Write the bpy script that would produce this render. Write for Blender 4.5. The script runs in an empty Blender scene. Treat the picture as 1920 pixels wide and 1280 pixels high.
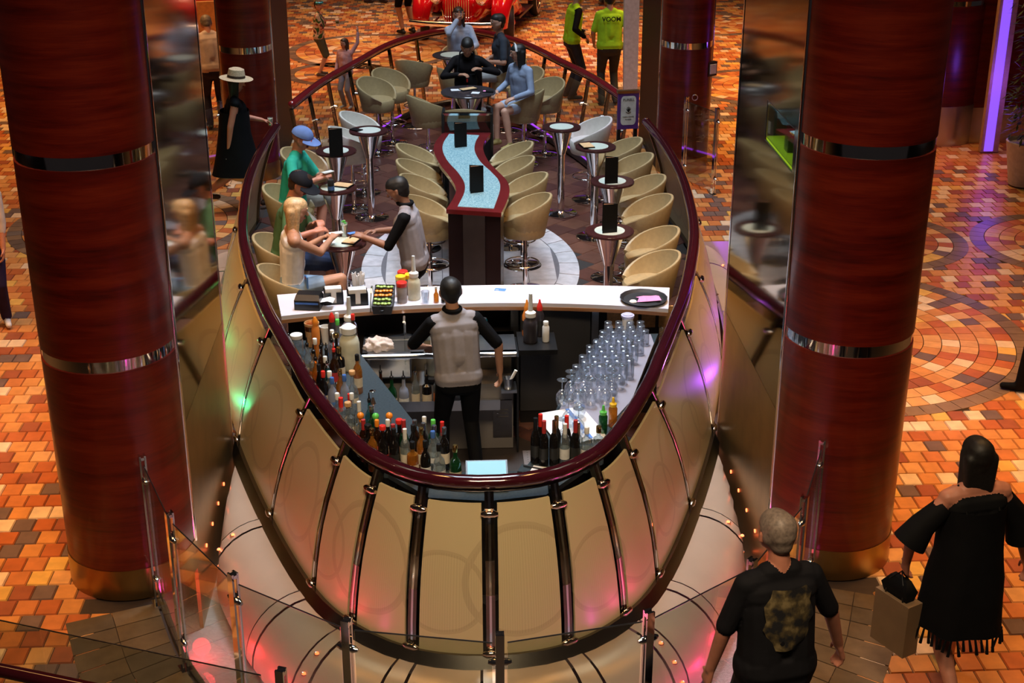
import bpy, bmesh, math, random
import numpy as np
from mathutils import Vector, Matrix
random.seed(7)
R = math.radians
scene = bpy.context.scene
col = scene.collection

# ------------------------------------------------------------ camera
F_PX, PITCH, YAW = 2667.0, R(23.0), R(-2.9)
CAM = Vector((-0.24, 0.0, 5.2))
cd = bpy.data.cameras.new('camera'); cam = bpy.data.objects.new('camera', cd); col.objects.link(cam)
cd.sensor_width = 36.0; cd.lens = F_PX / 1920.0 * 36.0; cd.clip_start = 0.05; cd.clip_end = 200
cam.location = CAM; cam.rotation_euler = (R(90) - PITCH, 0, YAW)
scene.camera = cam
_f = Vector((math.sin(-YAW)*math.cos(PITCH), math.cos(YAW)*math.cos(PITCH), -math.sin(PITCH)))
_r = Vector((math.cos(YAW), math.sin(YAW), 0)); _u = _r.cross(_f)
def ray(px, py): return _f + _r*((px-960)/F_PX) - _u*((py-640)/F_PX)
def at(px, py, z=0.0):            # where the sight line of a pixel meets the height z
    d = ray(px, py); t = (z-CAM.z)/d.z
    return CAM + d*t
def at_y(px, py, y):              # where it meets the cross plane y
    d = ray(px, py); t = (y-CAM.y)/d.y
    return CAM + d*t

# ------------------------------------------------------------ world, lamps, exposure
w = bpy.data.worlds.new('world'); scene.world = w; w.use_nodes = True
bgn = w.node_tree.nodes['Background']
bgn.inputs[0].default_value = (0.50, 0.38, 0.36, 1); bgn.inputs[1].default_value = 0.045
def lamp(name, kind, loc, target, power, color, size=1.0, size_y=None, spot=60, blend=0.6, spread=180):
    ld = bpy.data.lights.new(name, kind); ld.energy = power; ld.color = color
    if kind == 'AREA':
        ld.shape = 'RECTANGLE'; ld.size = size; ld.size_y = size_y or size; ld.spread = R(spread)
    else:
        ld.shadow_soft_size = size
    if kind == 'SPOT':
        ld.spot_size = R(spot); ld.spot_blend = blend
    o = bpy.data.objects.new(name, ld); col.objects.link(o); o.location = loc
    d = Vector(target) - Vector(loc); o.rotation_euler = d.to_track_quat('-Z', 'Y').to_euler()
    return o
COOL, WARM, AMBER = (0.70, 0.85, 1.0), (1.0, 0.74, 0.42), (1.0, 0.50, 0.16)
lamp('ceiling_light_bar', 'AREA', (0, 15.0, 8.8), (0, 15.0, 0), 620, COOL, 2.2, 9.0, spread=80)
lamp('ceiling_light_work', 'AREA', (0.3, 10.6, 8.0), (0.1, 9.8, 0), 120, COOL, 1.2, 1.2, spread=60)
lamp('hull_fill', 'AREA', (0.0, 2.4, 8.6), (0, 7.4, 0.2), 215, (1.0, 0.74, 0.46), 3.0, 1.6, spread=70)  # warm fill added for the hull front
for sx in (-1, 1):
    lamp('promenade_light', 'AREA', (sx*6.2, 10.0, 8.6), (sx*5.2, 10.0, 0), 640, AMBER, 2.0, 9.0, spread=70)
lamp('promenade_light', 'AREA', (5.5, 22.0, 8.6), (5.5, 22.0, 0), 900, AMBER, 4.0, 9.0, spread=80)
lamp('promenade_light', 'AREA', (-5.5, 22.0, 8.6), (-5.5, 22.0, 0), 620, AMBER, 4.0, 9.0, spread=80)
lamp('promenade_light', 'AREA', (0.5, 27.5, 8.6), (0.5, 27.0, 0), 560, (1.0, 0.66, 0.46), 6.0, 3.0, spread=80)
lamp('spot_magenta_back', 'SPOT', (3.5, 23.0, 7.5), (1.6, 25.0, 0), 900, (0.9, 0.15, 1.0), 0.1, spot=26)
lamp('spot_red_back', 'SPOT', (-4.0, 24.0, 7.5), (-2.6, 24.0, 0), 700, (1.0, 0.16, 0.12), 0.1, spot=34)
lamp('spot_purple_seats', 'SPOT', (3.0, 17.5, 6.5), (1.25, 16.6, 0), 420, (0.45, 0.08, 1.0), 0.1, spot=15)
lamp('spot_pink_seats', 'SPOT', (-3.0, 15.5, 6.5), (-1.2, 15.7, 0.6), 380, (1.0, 0.1, 0.7), 0.1, spot=12)
lamp('spot_red_stools', 'SPOT', (2.4, 11.5, 6.5), (0.5, 12.9, 0), 300, (1.0, 0.06, 0.06), 0.1, spot=14)
lamp('spot_teal_guest', 'SPOT', (-2.6, 11.0, 6.5), (-1.75, 13.9, 1.2), 160, (0.1, 1.0, 0.6), 0.1, spot=9)
for (x, y, c, e) in ((-1.93, 8.05, (1.0, 0.03, 0.05), 13), (-1.84, 7.65, (1.0, 0.03, 0.06), 15), (-1.62, 7.22, (0.95, 0.03, 0.25), 12), (1.93, 8.05, (1.0, 0.02, 0.15), 11), (1.84, 7.65, (1.0, 0.03, 0.25), 13), (1.62, 7.22, (0.95, 0.03, 0.5), 15),
                     (3.0, 12.4, (0.42, 0.06, 1.0), 30), (3.0, 14.0, (0.42, 0.06, 1.0), 26), (-3.0, 13.6, (0.05, 1.0, 0.25), 22), (-3.0, 12.0, (0.05, 0.9, 0.3), 16)):
    lamp('pool_led', 'POINT', (x, y, -0.40), (x, y, -1), e*(0.6 if y < 9 else 1.1), c, 0.06)
for (p_, t_, c, e) in (((6.0,9.0,6.5),(2.15,11.4,.55),(.55,.08,1.0),300),((6.0,8.0,6.5),(1.85,10.2,.40),(.6,.1,1.0),260),((-6.0,8.0,6.5),(-1.95,10.6,.50),(1.0,.32,.10),300),((-5.0,6.0,6.5),(-1.68,9.6,.25),(1.0,.06,.05),300),((-6.0,10.0,6.5),(-2.2,12.0,.6),(.2,1.0,.15),240),((5.0,5.0,6.5),(1.35,8.7,.55),(1.0,.08,.2),110)):
    lamp('effect_spot', 'SPOT', p_, t_, e, c, 0.02, spot=3.4, blend=.25)
vs = scene.view_settings
vs.view_transform = 'Standard'; vs.look = 'None'; vs.gamma = 1.0; vs.use_curve_mapping = False
vs.exposure = -1.05

# ------------------------------------------------------------ mesh helpers
class MB:
    def __init__(s): s.v = []; s.f = []; s.m = []; s.cur = 0
    def add(s, vs_, fs): 
        o = len(s.v); s.v += [tuple(p) for p in vs_]
        for f in fs: s.f.append(tuple(i+o for i in f)); s.m.append(s.cur)
        return s
    def box(s, x0, y0, z0, x1, y1, z1):
        return s.add([(x0,y0,z0),(x1,y0,z0),(x1,y1,z0),(x0,y1,z0),(x0,y0,z1),(x1,y0,z1),(x1,y1,z1),(x0,y1,z1)],
                     [(3,2,1,0),(4,5,6,7),(0,1,5,4),(1,2,6,5),(2,3,7,6),(3,0,4,7)])
    def obox(s, c, ax, ay, az, hx, hy, hz):   # oriented box
        c, ax, ay, az = Vector(c), Vector(ax).normalized(), Vector(ay).normalized(), Vector(az).normalized()
        P = [c+ax*(hx*i)+ay*(hy*j)+az*(hz*k) for k in (-1,1) for (i,j) in ((-1,-1),(1,-1),(1,1),(-1,1))]
        return s.add(P, [(3,2,1,0),(4,5,6,7),(0,1,5,4),(1,2,6,5),(2,3,7,6),(3,0,4,7)])
    def lathe(s, prof, n=24, c=(0,0,0), a0=0, a1=2*math.pi, cap=True):
        full = abs(a1-a0) > 6.28; o = []; cx, cy, cz = c
        k = n if full else n+1
        for (r, z) in prof:
            for i in range(k):
                a = a0+(a1-a0)*i/n; o.append((cx+r*math.cos(a), cy+r*math.sin(a), cz+z))
        fs = []
        for j in range(len(prof)-1):
            for i in range(n):
                i2 = (i+1) % k
                fs.append((j*k+i, j*k+i2, (j+1)*k+i2, (j+1)*k+i))
        if full and cap:
            if prof[0][0] > 1e-5: fs.append(tuple(range(k-1, -1, -1)))
            if prof[-1][0] > 1e-5: fs.append(tuple((len(prof)-1)*k+i for i in range(k)))
        return s.add(o, fs)
    def loft(s, rings, closed=True, cap=True):
        k = len(rings[0]); o = [p for r in rings for p in r]; fs = []
        for j in range(len(rings)-1):
            for i in range(k if closed else k-1):
                i2 = (i+1) % k
                fs.append((j*k+i, j*k+i2, (j+1)*k+i2, (j+1)*k+i))
        if closed and cap:
            fs.append(tuple(range(k-1, -1, -1))); fs.append(tuple((len(rings)-1)*k+i for i in range(k)))
        return s.add(o, fs)
    def tube(s, pts, r, n=10, closed=False, cap=True, flat=1.0):
        pts = [Vector(p) for p in pts]; rings = []; N = len(pts)
        rs = r if isinstance(r, (list, tuple)) else [r]*N
        up = None
        for i, p in enumerate(pts):
            if closed: t = (pts[(i+1) % N]-pts[i-1])
            else: t = pts[min(i+1, N-1)]-pts[max(i-1, 0)]
            t.normalize()
            if up is None: up = Vector((0,0,1)) if abs(t.z) < 0.9 else Vector((0,1,0))
            sx = t.cross(up)
            if sx.length < 1e-4: sx = t.cross(Vector((1,0,0)))
            sx.normalize(); u2 = sx.cross(t).normalized()
            if abs(t.z) >= 0.9: up = u2
            rings.append([p+sx*(math.cos(2*math.pi*a/n)*rs[i])+u2*(math.sin(2*math.pi*a/n)*rs[i]*flat) for a in range(n)])
        if closed:
            rings.append(rings[0]); return s.loft(rings, True, False)
        return s.loft(rings, True, cap)
    def cyl(s, p0, p1, r0, r1=None, n=14): return s.tube([p0, p1], [r0, r1 if r1 is not None else r0], n)
    def sphere(s, c, r, n=12, m=8, sc=(1,1,1)):
        prof = [(max(1e-6, math.sin(math.pi*j/m))*r, -math.cos(math.pi*j/m)*r) for j in range(m+1)]
        o = len(s.v); s.lathe(prof, n, (0,0,0), cap=False)
        for i in range(o, len(s.v)):
            x, y, z = s.v[i]; s.v[i] = (c[0]+x*sc[0], c[1]+y*sc[1], c[2]+z*sc[2])
        return s
    def prism(s, poly, z0, z1):
        n = len(poly)
        return s.add([(p[0],p[1],z0) for p in poly]+[(p[0],p[1],z1) for p in poly],
                     [tuple(range(n-1,-1,-1)), tuple(range(n,2*n))]+[(i,(i+1)%n,n+(i+1)%n,n+i) for i in range(n)])
    def torus(s, c, R_, r, n=28, m=8):
        return s.tube([(c[0]+R_*math.cos(2*math.pi*i/n), c[1]+R_*math.sin(2*math.pi*i/n), c[2]) for i in range(n)], r, m, closed=True)
    def mesh(s, name, mats, smooth=False, fix=True):
        me = bpy.data.meshes.new(name); me.from_pydata(s.v, [], s.f)
        for m in (mats if isinstance(mats, (list, tuple)) else [mats]): me.materials.append(m)
        if any(s.m): me.polygons.foreach_set('material_index', s.m)
        if fix:
            bm = bmesh.new(); bm.from_mesh(me); bmesh.ops.recalc_face_normals(bm, faces=bm.faces); bm.to_mesh(me); bm.free()
        if smooth:
            me.polygons.foreach_set('use_smooth', [True]*len(me.polygons))
            try: me.set_sharp_from_angle(angle=R(smooth if smooth is not True else 40))
            except Exception: pass
        me.update(); return me
    def build(s, name, mats, parent=None, smooth=False, loc=None, fix=True):
        o = bpy.data.objects.new(name, s.mesh(name, mats, smooth, fix)); col.objects.link(o)
        if parent: o.parent = parent
        if loc is not None: o.location = loc
        return o
def tag(o, label=None, cat=None, group=None, kind=None):
    if label: o['label'] = label
    if cat: o['category'] = cat
    if group: o['group'] = group
    if kind: o['kind'] = kind
    return o
def thing(name, label, cat, loc=(0,0,0), rz=0, group=None, kind=None):
    o = bpy.data.objects.new(name, None); col.objects.link(o); o.location = loc; o.rotation_euler = (0,0,rz)
    o.empty_display_size = 0.05
    return tag(o, label, cat, group, kind)
def dup(root, loc=None, rz=None, label=None, group=None, parent=None):
    c = root.copy(); col.objects.link(c)
    if parent is not None: c.parent = parent
    if loc is not None: c.location = loc
    if rz is not None: c.rotation_euler = (0,0,rz)
    if label: c['label'] = label
    if group: c['group'] = group
    for ch in list(root.children):
        d = ch.copy(); col.objects.link(d); d.parent = c
        for g in list(ch.children):
            e = g.copy(); col.objects.link(e); e.parent = d
    return c
def inst(name, mesh, parent=None, loc=None, rz=0, mat=None):
    o = bpy.data.objects.new(name, mesh); col.objects.link(o)
    if parent: o.parent = parent
    if loc is not None: o.location = loc
    if rz: o.rotation_euler = (0,0,rz)
    return o
def text_mesh(s, size, mat, name='lettering', parent=None, bold=0.0):
    cu = bpy.data.curves.new('t', 'FONT'); cu.body = s; cu.size = size; cu.align_x = 'CENTER'; cu.align_y = 'CENTER'
    cu.extrude = 0.0008; cu.offset = bold
    t = bpy.data.objects.new('t', cu); col.objects.link(t)
    me = bpy.data.meshes.new_from_object(t.evaluated_get(bpy.context.evaluated_depsgraph_get()))
    bpy.data.objects.remove(t); me.materials.clear(); me.materials.append(mat)
    o = bpy.data.objects.new(name, me); col.objects.link(o)
    if parent: o.parent = parent
    return o
def crom(pts, per=8, closed=False):      # Catmull-Rom through points
    P = [Vector(p) for p in pts]; n = len(P); out = []
    rng = range(n) if closed else range(n-1)
    for i in rng:
        p0, p1, p2, p3 = (P[i-1] if (i > 0 or closed) else P[0]*2-P[1]), P[i], P[(i+1) % n], (P[(i+2) % n] if (i+2 < n or closed) else P[-1]*2-P[-2])
        for k in range(per):
            t = k/per
            out.append(0.5*((2*p1)+(p2-p0)*t+(2*p0-5*p1+4*p2-p3)*t*t+(3*p1-p0-3*p2+p3)*t**3))
    if not closed: out.append(P[-1])
    return out
def resample(pts, n):
    L = [0.0]
    for a, b in zip(pts, pts[1:]): L.append(L[-1]+(b-a).length)
    out = []; j = 0
    for i in range(n):
        d = L[-1]*i/(n-1)
        while j < len(pts)-2 and L[j+1] < d: j += 1
        t = (d-L[j])/max(1e-9, L[j+1]-L[j]); out.append(pts[j].lerp(pts[j+1], min(1, max(0, t))))
    return out
def offset2(pts, d):                     # offset an open plan curve to its left by d
    out = []
    for i, p in enumerate(pts):
        t = pts[min(i+1, len(pts)-1)]-pts[max(i-1, 0)]
        n = Vector((-t.y, t.x, 0)).normalized(); out.append(p+n*d)
    return out
# ------------------------------------------------------------ materials
M = {}
def nm(name):
    m = bpy.data.materials.new(name); m.use_nodes = True; nt = m.node_tree
    return m, nt, nt.nodes['Principled BSDF']
def N(nt, t, **kw):
    n = nt.nodes.new(t)
    for k, v in kw.items(): setattr(n, k, v)
    return n
def ramp(nt, stops, interp='LINEAR'):
    n = N(nt, 'ShaderNodeValToRGB'); cr = n.color_ramp; cr.interpolation = interp
    while len(cr.elements) < len(stops): cr.elements.new(0.5)
    for e, (p, c) in zip(cr.elements, stops): e.position = p; e.color = (*c, 1)
    return n
def plain(name, c, rough=0.5, metal=0.0, var=0.12, scale=18.0, spec=0.5, coat=0.0, emit=None, es=0.0, bump=0.0, sheen=0.0):
    m, nt, b = nm(name)
    tc = N(nt, 'ShaderNodeTexCoord'); nz = N(nt, 'ShaderNodeTexNoise'); nz.inputs['Scale'].default_value = scale; nz.inputs['Detail'].default_value = 3
    nt.links.new(tc.outputs['Object'], nz.inputs['Vector'])
    rp = ramp(nt, [(0.3, tuple(x*(1-var) for x in c)), (0.7, tuple(min(1, x*(1+var)) for x in c))])
    nt.links.new(nz.outputs[0], rp.inputs[0]); nt.links.new(rp.outputs[0], b.inputs['Base Color'])
    b.inputs['Roughness'].default_value = rough; b.inputs['Metallic'].default_value = metal
    b.inputs['Specular IOR Level'].default_value = spec; b.inputs['Coat Weight'].default_value = coat
    b.inputs['Sheen Weight'].default_value = sheen
    if emit: b.inputs['Emission Color'].default_value = (*emit, 1); b.inputs['Emission Strength'].default_value = es
    if bump:
        bp = N(nt, 'ShaderNodeBump'); bp.inputs['Strength'].default_value = bump; bp.inputs['Distance'].default_value = 0.01
        nt.links.new(nz.outputs[0], bp.inputs['Height']); nt.links.new(bp.outputs[0], b.inputs['Normal'])
    M[name] = m; return m
def glassy(name, tint=(0.9, 0.95, 0.93), refl=0.10, rough=0.02, solid=0.0, solidc=(1,1,1), edge=0.75):
    m, nt, b = nm(name); nt.nodes.remove(b); out = nt.nodes['Material Output']
    tr = N(nt, 'ShaderNodeBsdfTransparent'); tr.inputs[0].default_value = (*tint, 1)
    gl = N(nt, 'ShaderNodeBsdfGlossy'); gl.inputs['Roughness'].default_value = rough; gl.inputs[0].default_value = (1,1,1,1)
    lw = N(nt, 'ShaderNodeLayerWeight'); lw.inputs[0].default_value = 0.25
    mr = N(nt, 'ShaderNodeMapRange'); mr.inputs[3].default_value = refl; mr.inputs[4].default_value = edge
    nt.links.new(lw.outputs['Facing'], mr.inputs[0])
    mx = N(nt, 'ShaderNodeMixShader'); nt.links.new(mr.outputs[0], mx.inputs[0]); nt.links.new(tr.outputs[0], mx.inputs[1]); nt.links.new(gl.outputs[0], mx.inputs[2])
    last = mx
    if solid:
        df = N(nt, 'ShaderNodeBsdfDiffuse'); df.inputs[0].default_value = (*solidc, 1)
        m2 = N(nt, 'ShaderNodeMixShader'); m2.inputs[0].default_value = solid
        nt.links.new(mx.outputs[0], m2.inputs[1]); nt.links.new(df.outputs[0], m2.inputs[2]); last = m2
    nt.links.new(last.outputs[0], out.inputs[0]); M[name] = m; return m
def emissive(name, c, s):
    m, nt, b = nm(name); b.inputs['Base Color'].default_value = (*c, 1)
    b.inputs['Emission Color'].default_value = (*c, 1); b.inputs['Emission Strength'].default_value = s; M[name] = m; return m

def wood(name, dark, mid, light, rough=0.32):
    m, nt, b = nm(name); tc = N(nt, 'ShaderNodeTexCoord'); mp = N(nt, 'ShaderNodeMapping'); mp.inputs['Scale'].default_value = (0.9, 0.9, 9.0)
    nt.links.new(tc.outputs['Object'], mp.inputs[0])
    n1 = N(nt, 'ShaderNodeTexNoise'); n1.inputs['Scale'].default_value = 1.6; n1.inputs['Detail'].default_value = 6; n1.inputs['Roughness'].default_value = 0.62
    nt.links.new(mp.outputs[0], n1.inputs['Vector'])
    mp2 = N(nt, 'ShaderNodeMapping'); mp2.inputs['Scale'].default_value = (3.0, 3.0, 120.0); nt.links.new(tc.outputs['Object'], mp2.inputs[0])
    n2 = N(nt, 'ShaderNodeTexNoise'); n2.inputs['Scale'].default_value = 1.5; nt.links.new(mp2.outputs[0], n2.inputs['Vector'])
    mx = N(nt, 'ShaderNodeMath', operation='MULTIPLY_ADD'); mx.inputs[1].default_value = 0.3
    nt.links.new(n2.outputs[0], mx.inputs[0]); nt.links.new(n1.outputs[0], mx.inputs[2])
    rp = ramp(nt, [(0.42, dark), (0.62, mid), (0.85, light)]); nt.links.new(mx.outputs[0], rp.inputs[0]); nt.links.new(rp.outputs[0], b.inputs['Base Color'])
    b.inputs['Roughness'].default_value = rough; b.inputs['Coat Weight'].default_value = 0.15; b.inputs['Coat Roughness'].default_value = 0.15
    M[name] = m
wood('red_wood', (0.050, 0.0024, 0.0010), (0.105, 0.0055, 0.0018), (0.165, 0.014, 0.0035))
wood('brown_wood', (0.20, 0.08, 0.03), (0.32, 0.15, 0.06), (0.42, 0.2, 0.09))
# pavers: one constant palette, picked per tile
PAL = [(0.0,(0.60,0.24,0.07)),(0.20,(0.46,0.12,0.035)),(0.36,(0.66,0.32,0.12)),(0.52,(0.55,0.18,0.055)),(0.64,(0.76,0.54,0.36)),(0.75,(0.33,0.09,0.04)),(0.84,(0.72,0.40,0.10)),(0.91,(0.17,0.105,0.09))]
def paver(name, src, pal, rough=0.35):
    m, nt, b = nm(name)
    if src == 'object': s = N(nt, 'ShaderNodeObjectInfo').outputs['Random']
    else: s = N(nt, 'ShaderNodeNewGeometry').outputs['Random Per Island']
    rp = ramp(nt, pal, 'CONSTANT'); nt.links.new(s, rp.inputs[0])
    tc = N(nt, 'ShaderNodeTexCoord'); nz = N(nt, 'ShaderNodeTexNoise'); nz.inputs['Scale'].default_value = 9; nz.inputs['Detail'].default_value = 5
    nt.links.new(N(nt, 'ShaderNodeNewGeometry').outputs['Position'], nz.inputs['Vector'])
    hs = N(nt, 'ShaderNodeHueSaturation'); mr = N(nt, 'ShaderNodeMapRange'); mr.inputs[1].default_value = 0.3; mr.inputs[2].default_value = 0.7; mr.inputs[3].default_value = 0.82; mr.inputs[4].default_value = 1.12
    nt.links.new(nz.outputs[0], mr.inputs[0]); nt.links.new(mr.outputs[0], hs.inputs['Value']); nt.links.new(rp.outputs[0], hs.inputs['Color'])
    nt.links.new(hs.outputs[0], b.inputs['Base Color']); b.inputs['Roughness'].default_value = rough
    M[name] = m
paver('paver_one', 'object', PAL); paver('paver_many', 'island', PAL)
DPAL = [(0.0,(0.20,0.12,0.08)),(0.3,(0.15,0.095,0.07)),(0.55,(0.25,0.15,0.09)),(0.8,(0.18,0.13,0.11))]
paver('paver_dark', 'island', DPAL, 0.3); paver('border_stone', 'object', [(0.0,(0.13,0.085,0.05)),(0.4,(0.17,0.11,0.065)),(0.7,(0.105,0.075,0.05))], 0.22)
BPAL = [(0.0,(0.115,0.045,0.034)),(0.25,(0.145,0.06,0.042)),(0.5,(0.09,0.036,0.03)),(0.75,(0.17,0.072,0.048))]
paver('bar_tile', 'object', BPAL, 0.3); paver('bar_tile_many', 'island', BPAL, 0.3)
paver('work_tile', 'object', [(0.0,(0.13,0.115,0.12)),(0.4,(0.16,0.135,0.13)),(0.7,(0.115,0.10,0.10))], 0.35)
paver('white_tile', 'object', [(0.0,(0.66,0.62,0.66)),(0.4,(0.70,0.66,0.68)),(0.7,(0.62,0.6,0.64))], 0.25)
plain('grout', (0.035, 0.018, 0.012), 0.8); plain('dark_grout', (0.03, 0.022, 0.02), 0.7); plain('pale_grout', (0.16, 0.15, 0.17), 0.7)
# pool mosaic
m, nt, b = nm('mosaic'); M['mosaic'] = m
tc = N(nt, 'ShaderNodeTexCoord'); br = N(nt, 'ShaderNodeTexBrick'); br.offset = 0.5; br.inputs['Scale'].default_value = 34
br.inputs['Color1'].default_value = (0.5, 0.48, 0.5, 1); br.inputs['Color2'].default_value = (0.75, 0.7, 0.72, 1); br.inputs['Mortar'].default_value = (0.2, 0.2, 0.2, 1); br.inputs['Mortar Size'].default_value = 0.03
nt.links.new(tc.outputs['Object'], br.inputs['Vector']); nt.links.new(br.outputs[0], b.inputs['Base Color']); b.inputs['Roughness'].default_value = 0.55
# frosted hull panels with faint etched rings and ribs
m, nt, b = nm('hull_glass'); M['hull_glass'] = m
ge = N(nt, 'ShaderNodeTexCoord'); sp = N(nt, 'ShaderNodeSeparateXYZ'); nt.links.new(ge.outputs['UV'], sp.inputs[0])
def mth(op, a, b_=None, c_=None):
    n = N(nt, 'ShaderNodeMath', operation=op)
    for i, v in enumerate((a, b_, c_)):
        if v is None: continue
        if isinstance(v, (int, float)): n.inputs[i].default_value = v
        else: nt.links.new(v, n.inputs[i])
    return n.outputs[0]
def ringmask(cx, cy, r, wd):
    dx = mth('PINGPONG', mth('ADD', sp.outputs[0], cx), 0.55); dy = mth('SUBTRACT', sp.outputs[1], cy)
    d = mth('SQRT', mth('ADD', mth('MULTIPLY', dx, dx), mth('MULTIPLY', dy, dy)))
    return mth('LESS_THAN', mth('ABSOLUTE', mth('SUBTRACT', d, r)), wd), mth('LESS_THAN', d, r)
r1, i1 = ringmask(0.12, 0.50, 0.36, 0.022); r2, i2 = ringmask(0.62, 0.42, 0.27, 0.016)
rb = mth('GREATER_THAN', mth('SINE', mth('MULTIPLY', sp.outputs[0], 420.0)), 0.2)
msk = mth('ADD', mth('MULTIPLY', mth('MAXIMUM', r1, r2), 0.55), mth('MULTIPLY', mth('MULTIPLY', rb, mth('MAXIMUM', i1, i2)), 0.28))
mxc = N(nt, 'ShaderNodeMix', data_type='RGBA'); nt.links.new(msk, mxc.inputs[0])
mxc.inputs[6].default_value = (0.56, 0.45, 0.25, 1); mxc.inputs[7].default_value = (0.42, 0.32, 0.18, 1)
nt.links.new(mxc.outputs[2], b.inputs['Base Color']); b.inputs['Roughness'].default_value = 0.34; b.inputs['Coat Weight'].default_value = 0.25; b.inputs['Coat Roughness'].default_value = 0.2
# terrazzo glow of the serpentine table top
m, nt, b = nm('speckled_top'); M['speckled_top'] = m
tc = N(nt, 'ShaderNodeTexCoord'); vo = N(nt, 'ShaderNodeTexVoronoi'); vo.inputs['Scale'].default_value = 130; nt.links.new(tc.outputs['Object'], vo.inputs['Vector'])
rp = ramp(nt, [(0.0, (0.10, 0.26, 0.32)), (0.5, (0.27, 0.46, 0.52)), (1.0, (0.50, 0.68, 0.72))]); nt.links.new(vo.outputs['Color'], rp.inputs[0]); nt.links.new(rp.outputs[0], b.inputs['Base Color'])
b.inputs['Roughness'].default_value = 0.18
# perforated steel / drain mat
def perf(name, c1, c2, sc):
    m, nt, b = nm(name); tc = N(nt, 'ShaderNodeTexCoord'); vo = N(nt, 'ShaderNodeTexVoronoi'); vo.inputs['Scale'].default_value = sc; vo.inputs['Randomness'].default_value = 0.0
    nt.links.new(tc.outputs['Object'], vo.inputs['Vector']); rp = ramp(nt, [(0.30, c2), (0.36, c1)]); nt.links.new(vo.outputs['Distance'], rp.inputs[0]); nt.links.new(rp.outputs[0], b.inputs['Base Color'])
    b.inputs['Roughness'].default_value = 0.35; b.inputs['Metallic'].default_value = 0.4; M[name] = m
perf('drain_mat', (0.50, 0.47, 0.56), (0.05, 0.05, 0.07), 42); perf('floor_grate', (0.28, 0.25, 0.25), (0.01, 0.01, 0.01), 26)

plain('chrome', (0.86, 0.86, 0.88), 0.07, 1.0, 0.02); plain('steel', (0.50, 0.52, 0.56), 0.28, 1.0, 0.08, 6); plain('dark_steel', (0.16, 0.15, 0.15), 0.3, 1.0, 0.1)
plain('bronze', (0.36, 0.24, 0.10), 0.32, 1.0, 0.12, 5); plain('bronze_mirror', (0.24, 0.165, 0.065), 0.07, 1.0, 0.05, 2); plain('black_mirror', (0.006, 0.006, 0.007), 0.5, 0.0, 0.05, spec=0.1)
plain('post_metal', (0.20, 0.16, 0.13), 0.16, 1.0, 0.06); plain('clamp_metal', (0.62, 0.50, 0.42), 0.12, 1.0, 0.04)
plain('skirt_metal', (0.70, 0.50, 0.38), 0.30, 0.35, 0.05, 3); plain('rail_red', (0.040, 0.004, 0.008), 0.10, 0.0, 0.1, 5, coat=1.0); plain('rail_red_lit', (0.20, 0.010, 0.014), 0.12, 0.0, 0.1, 5, coat=1.0)  # last tone: red light on the far rail put into its colour
plain('leather', (0.40, 0.30, 0.155), 0.42, 0, 0.07, 30, bump=0.05); plain('leather_lit', (0.62, 0.58, 0.52), 0.42, 0, 0.05, 30)  # second leather is a paler copy: bright light put into the stool colour
plain('counter_white', (0.66, 0.65, 0.74), 0.22, 0, 0.03, 4); plain('dark_laminate', (0.035, 0.028, 0.028), 0.3, 0, 0.15, 8); plain('black', (0.008, 0.008, 0.009), 0.35, 0, 0.2)
plain('slate_top', (0.045, 0.062, 0.075), 0.25, 0, 0.12, 60); plain('black_rubber', (0.015, 0.015, 0.018), 0.6); plain('mahogany', (0.16, 0.016, 0.018), 0.15, 0, 0.15, 5, coat=0.8)
plain('table_rim', (0.055, 0.018, 0.018), 0.15, 0, 0.15, 8, coat=0.6); plain('table_inlay', (0.62, 0.70, 0.62), 0.18, 0, 0.05, 40); plain('table_dark', (0.05, 0.04, 0.045), 0.16, 0, 0.1, 6, coat=0.5)
plain('menu_black', (0.006, 0.006, 0.006), 0.5, spec=.2); plain('menu_page', (0.60, 0.30, 0.16), 0.6); plain('menu_tan', (0.72, 0.46, 0.24), 0.5, 0, 0.08, 25)
plain('paper', (0.82, 0.82, 0.84), 0.7, 0, 0.03); plain('pink_paper', (0.85, 0.28, 0.55), 0.7, 0, 0.06); plain('blue_card', (0.12, 0.28, 0.72), 0.3); plain('white_plastic', (0.78, 0.78, 0.76), 0.35, 0, 0.03)
plain('lavender_plastic', (0.52, 0.52, 0.78), 0.35, 0, 0.04)
plain('red_plastic', (0.75, 0.03, 0.02), 0.35); plain('yellow_plastic', (0.85, 0.50, 0.02), 0.35); plain('orange_plastic', (0.85, 0.26, 0.02), 0.35); plain('green_plastic', (0.12, 0.60, 0.10), 0.35)
plain('blue_plastic', (0.06, 0.16, 0.50), 0.35); plain('gold', (0.70, 0.45, 0.16), 0.25, 1.0); plain('cork', (0.62, 0.34, 0.14), 0.6, 0, 0.2, 40); plain('copper', (0.75, 0.36, 0.2), 0.2, 1.0)
plain('label_cream', (0.66, 0.58, 0.44), 0.6); plain('label_red', (0.45, 0.03, 0.03), 0.5); plain('label_black', (0.02, 0.02, 0.02), 0.5); plain('label_orange', (0.75, 0.2, 0.04), 0.5); plain('label_white', (0.72, 0.72, 0.7), 0.6); plain('label_blue', (0.08, 0.2, 0.5), 0.5)
glassy('glass_clear', (0.93, 0.96, 0.95), 0.06, 0.02); glassy('glass_pane', (0.84, 0.88, 0.84), 0.07, 0.01, edge=0.6); glassy('glass_smoke', (0.62, 0.60, 0.52), 0.08, 0.02)
glassy('tumbler', (0.90, 0.94, 0.98), 0.16, 0.03, 0.035, (0.8, 0.88, 1.0), 0.95)
glassy('bottle_clear', (0.80, 0.86, 0.88), 0.12, 0.03, 0.10, (0.55, 0.62, 0.66), 0.85)
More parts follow.
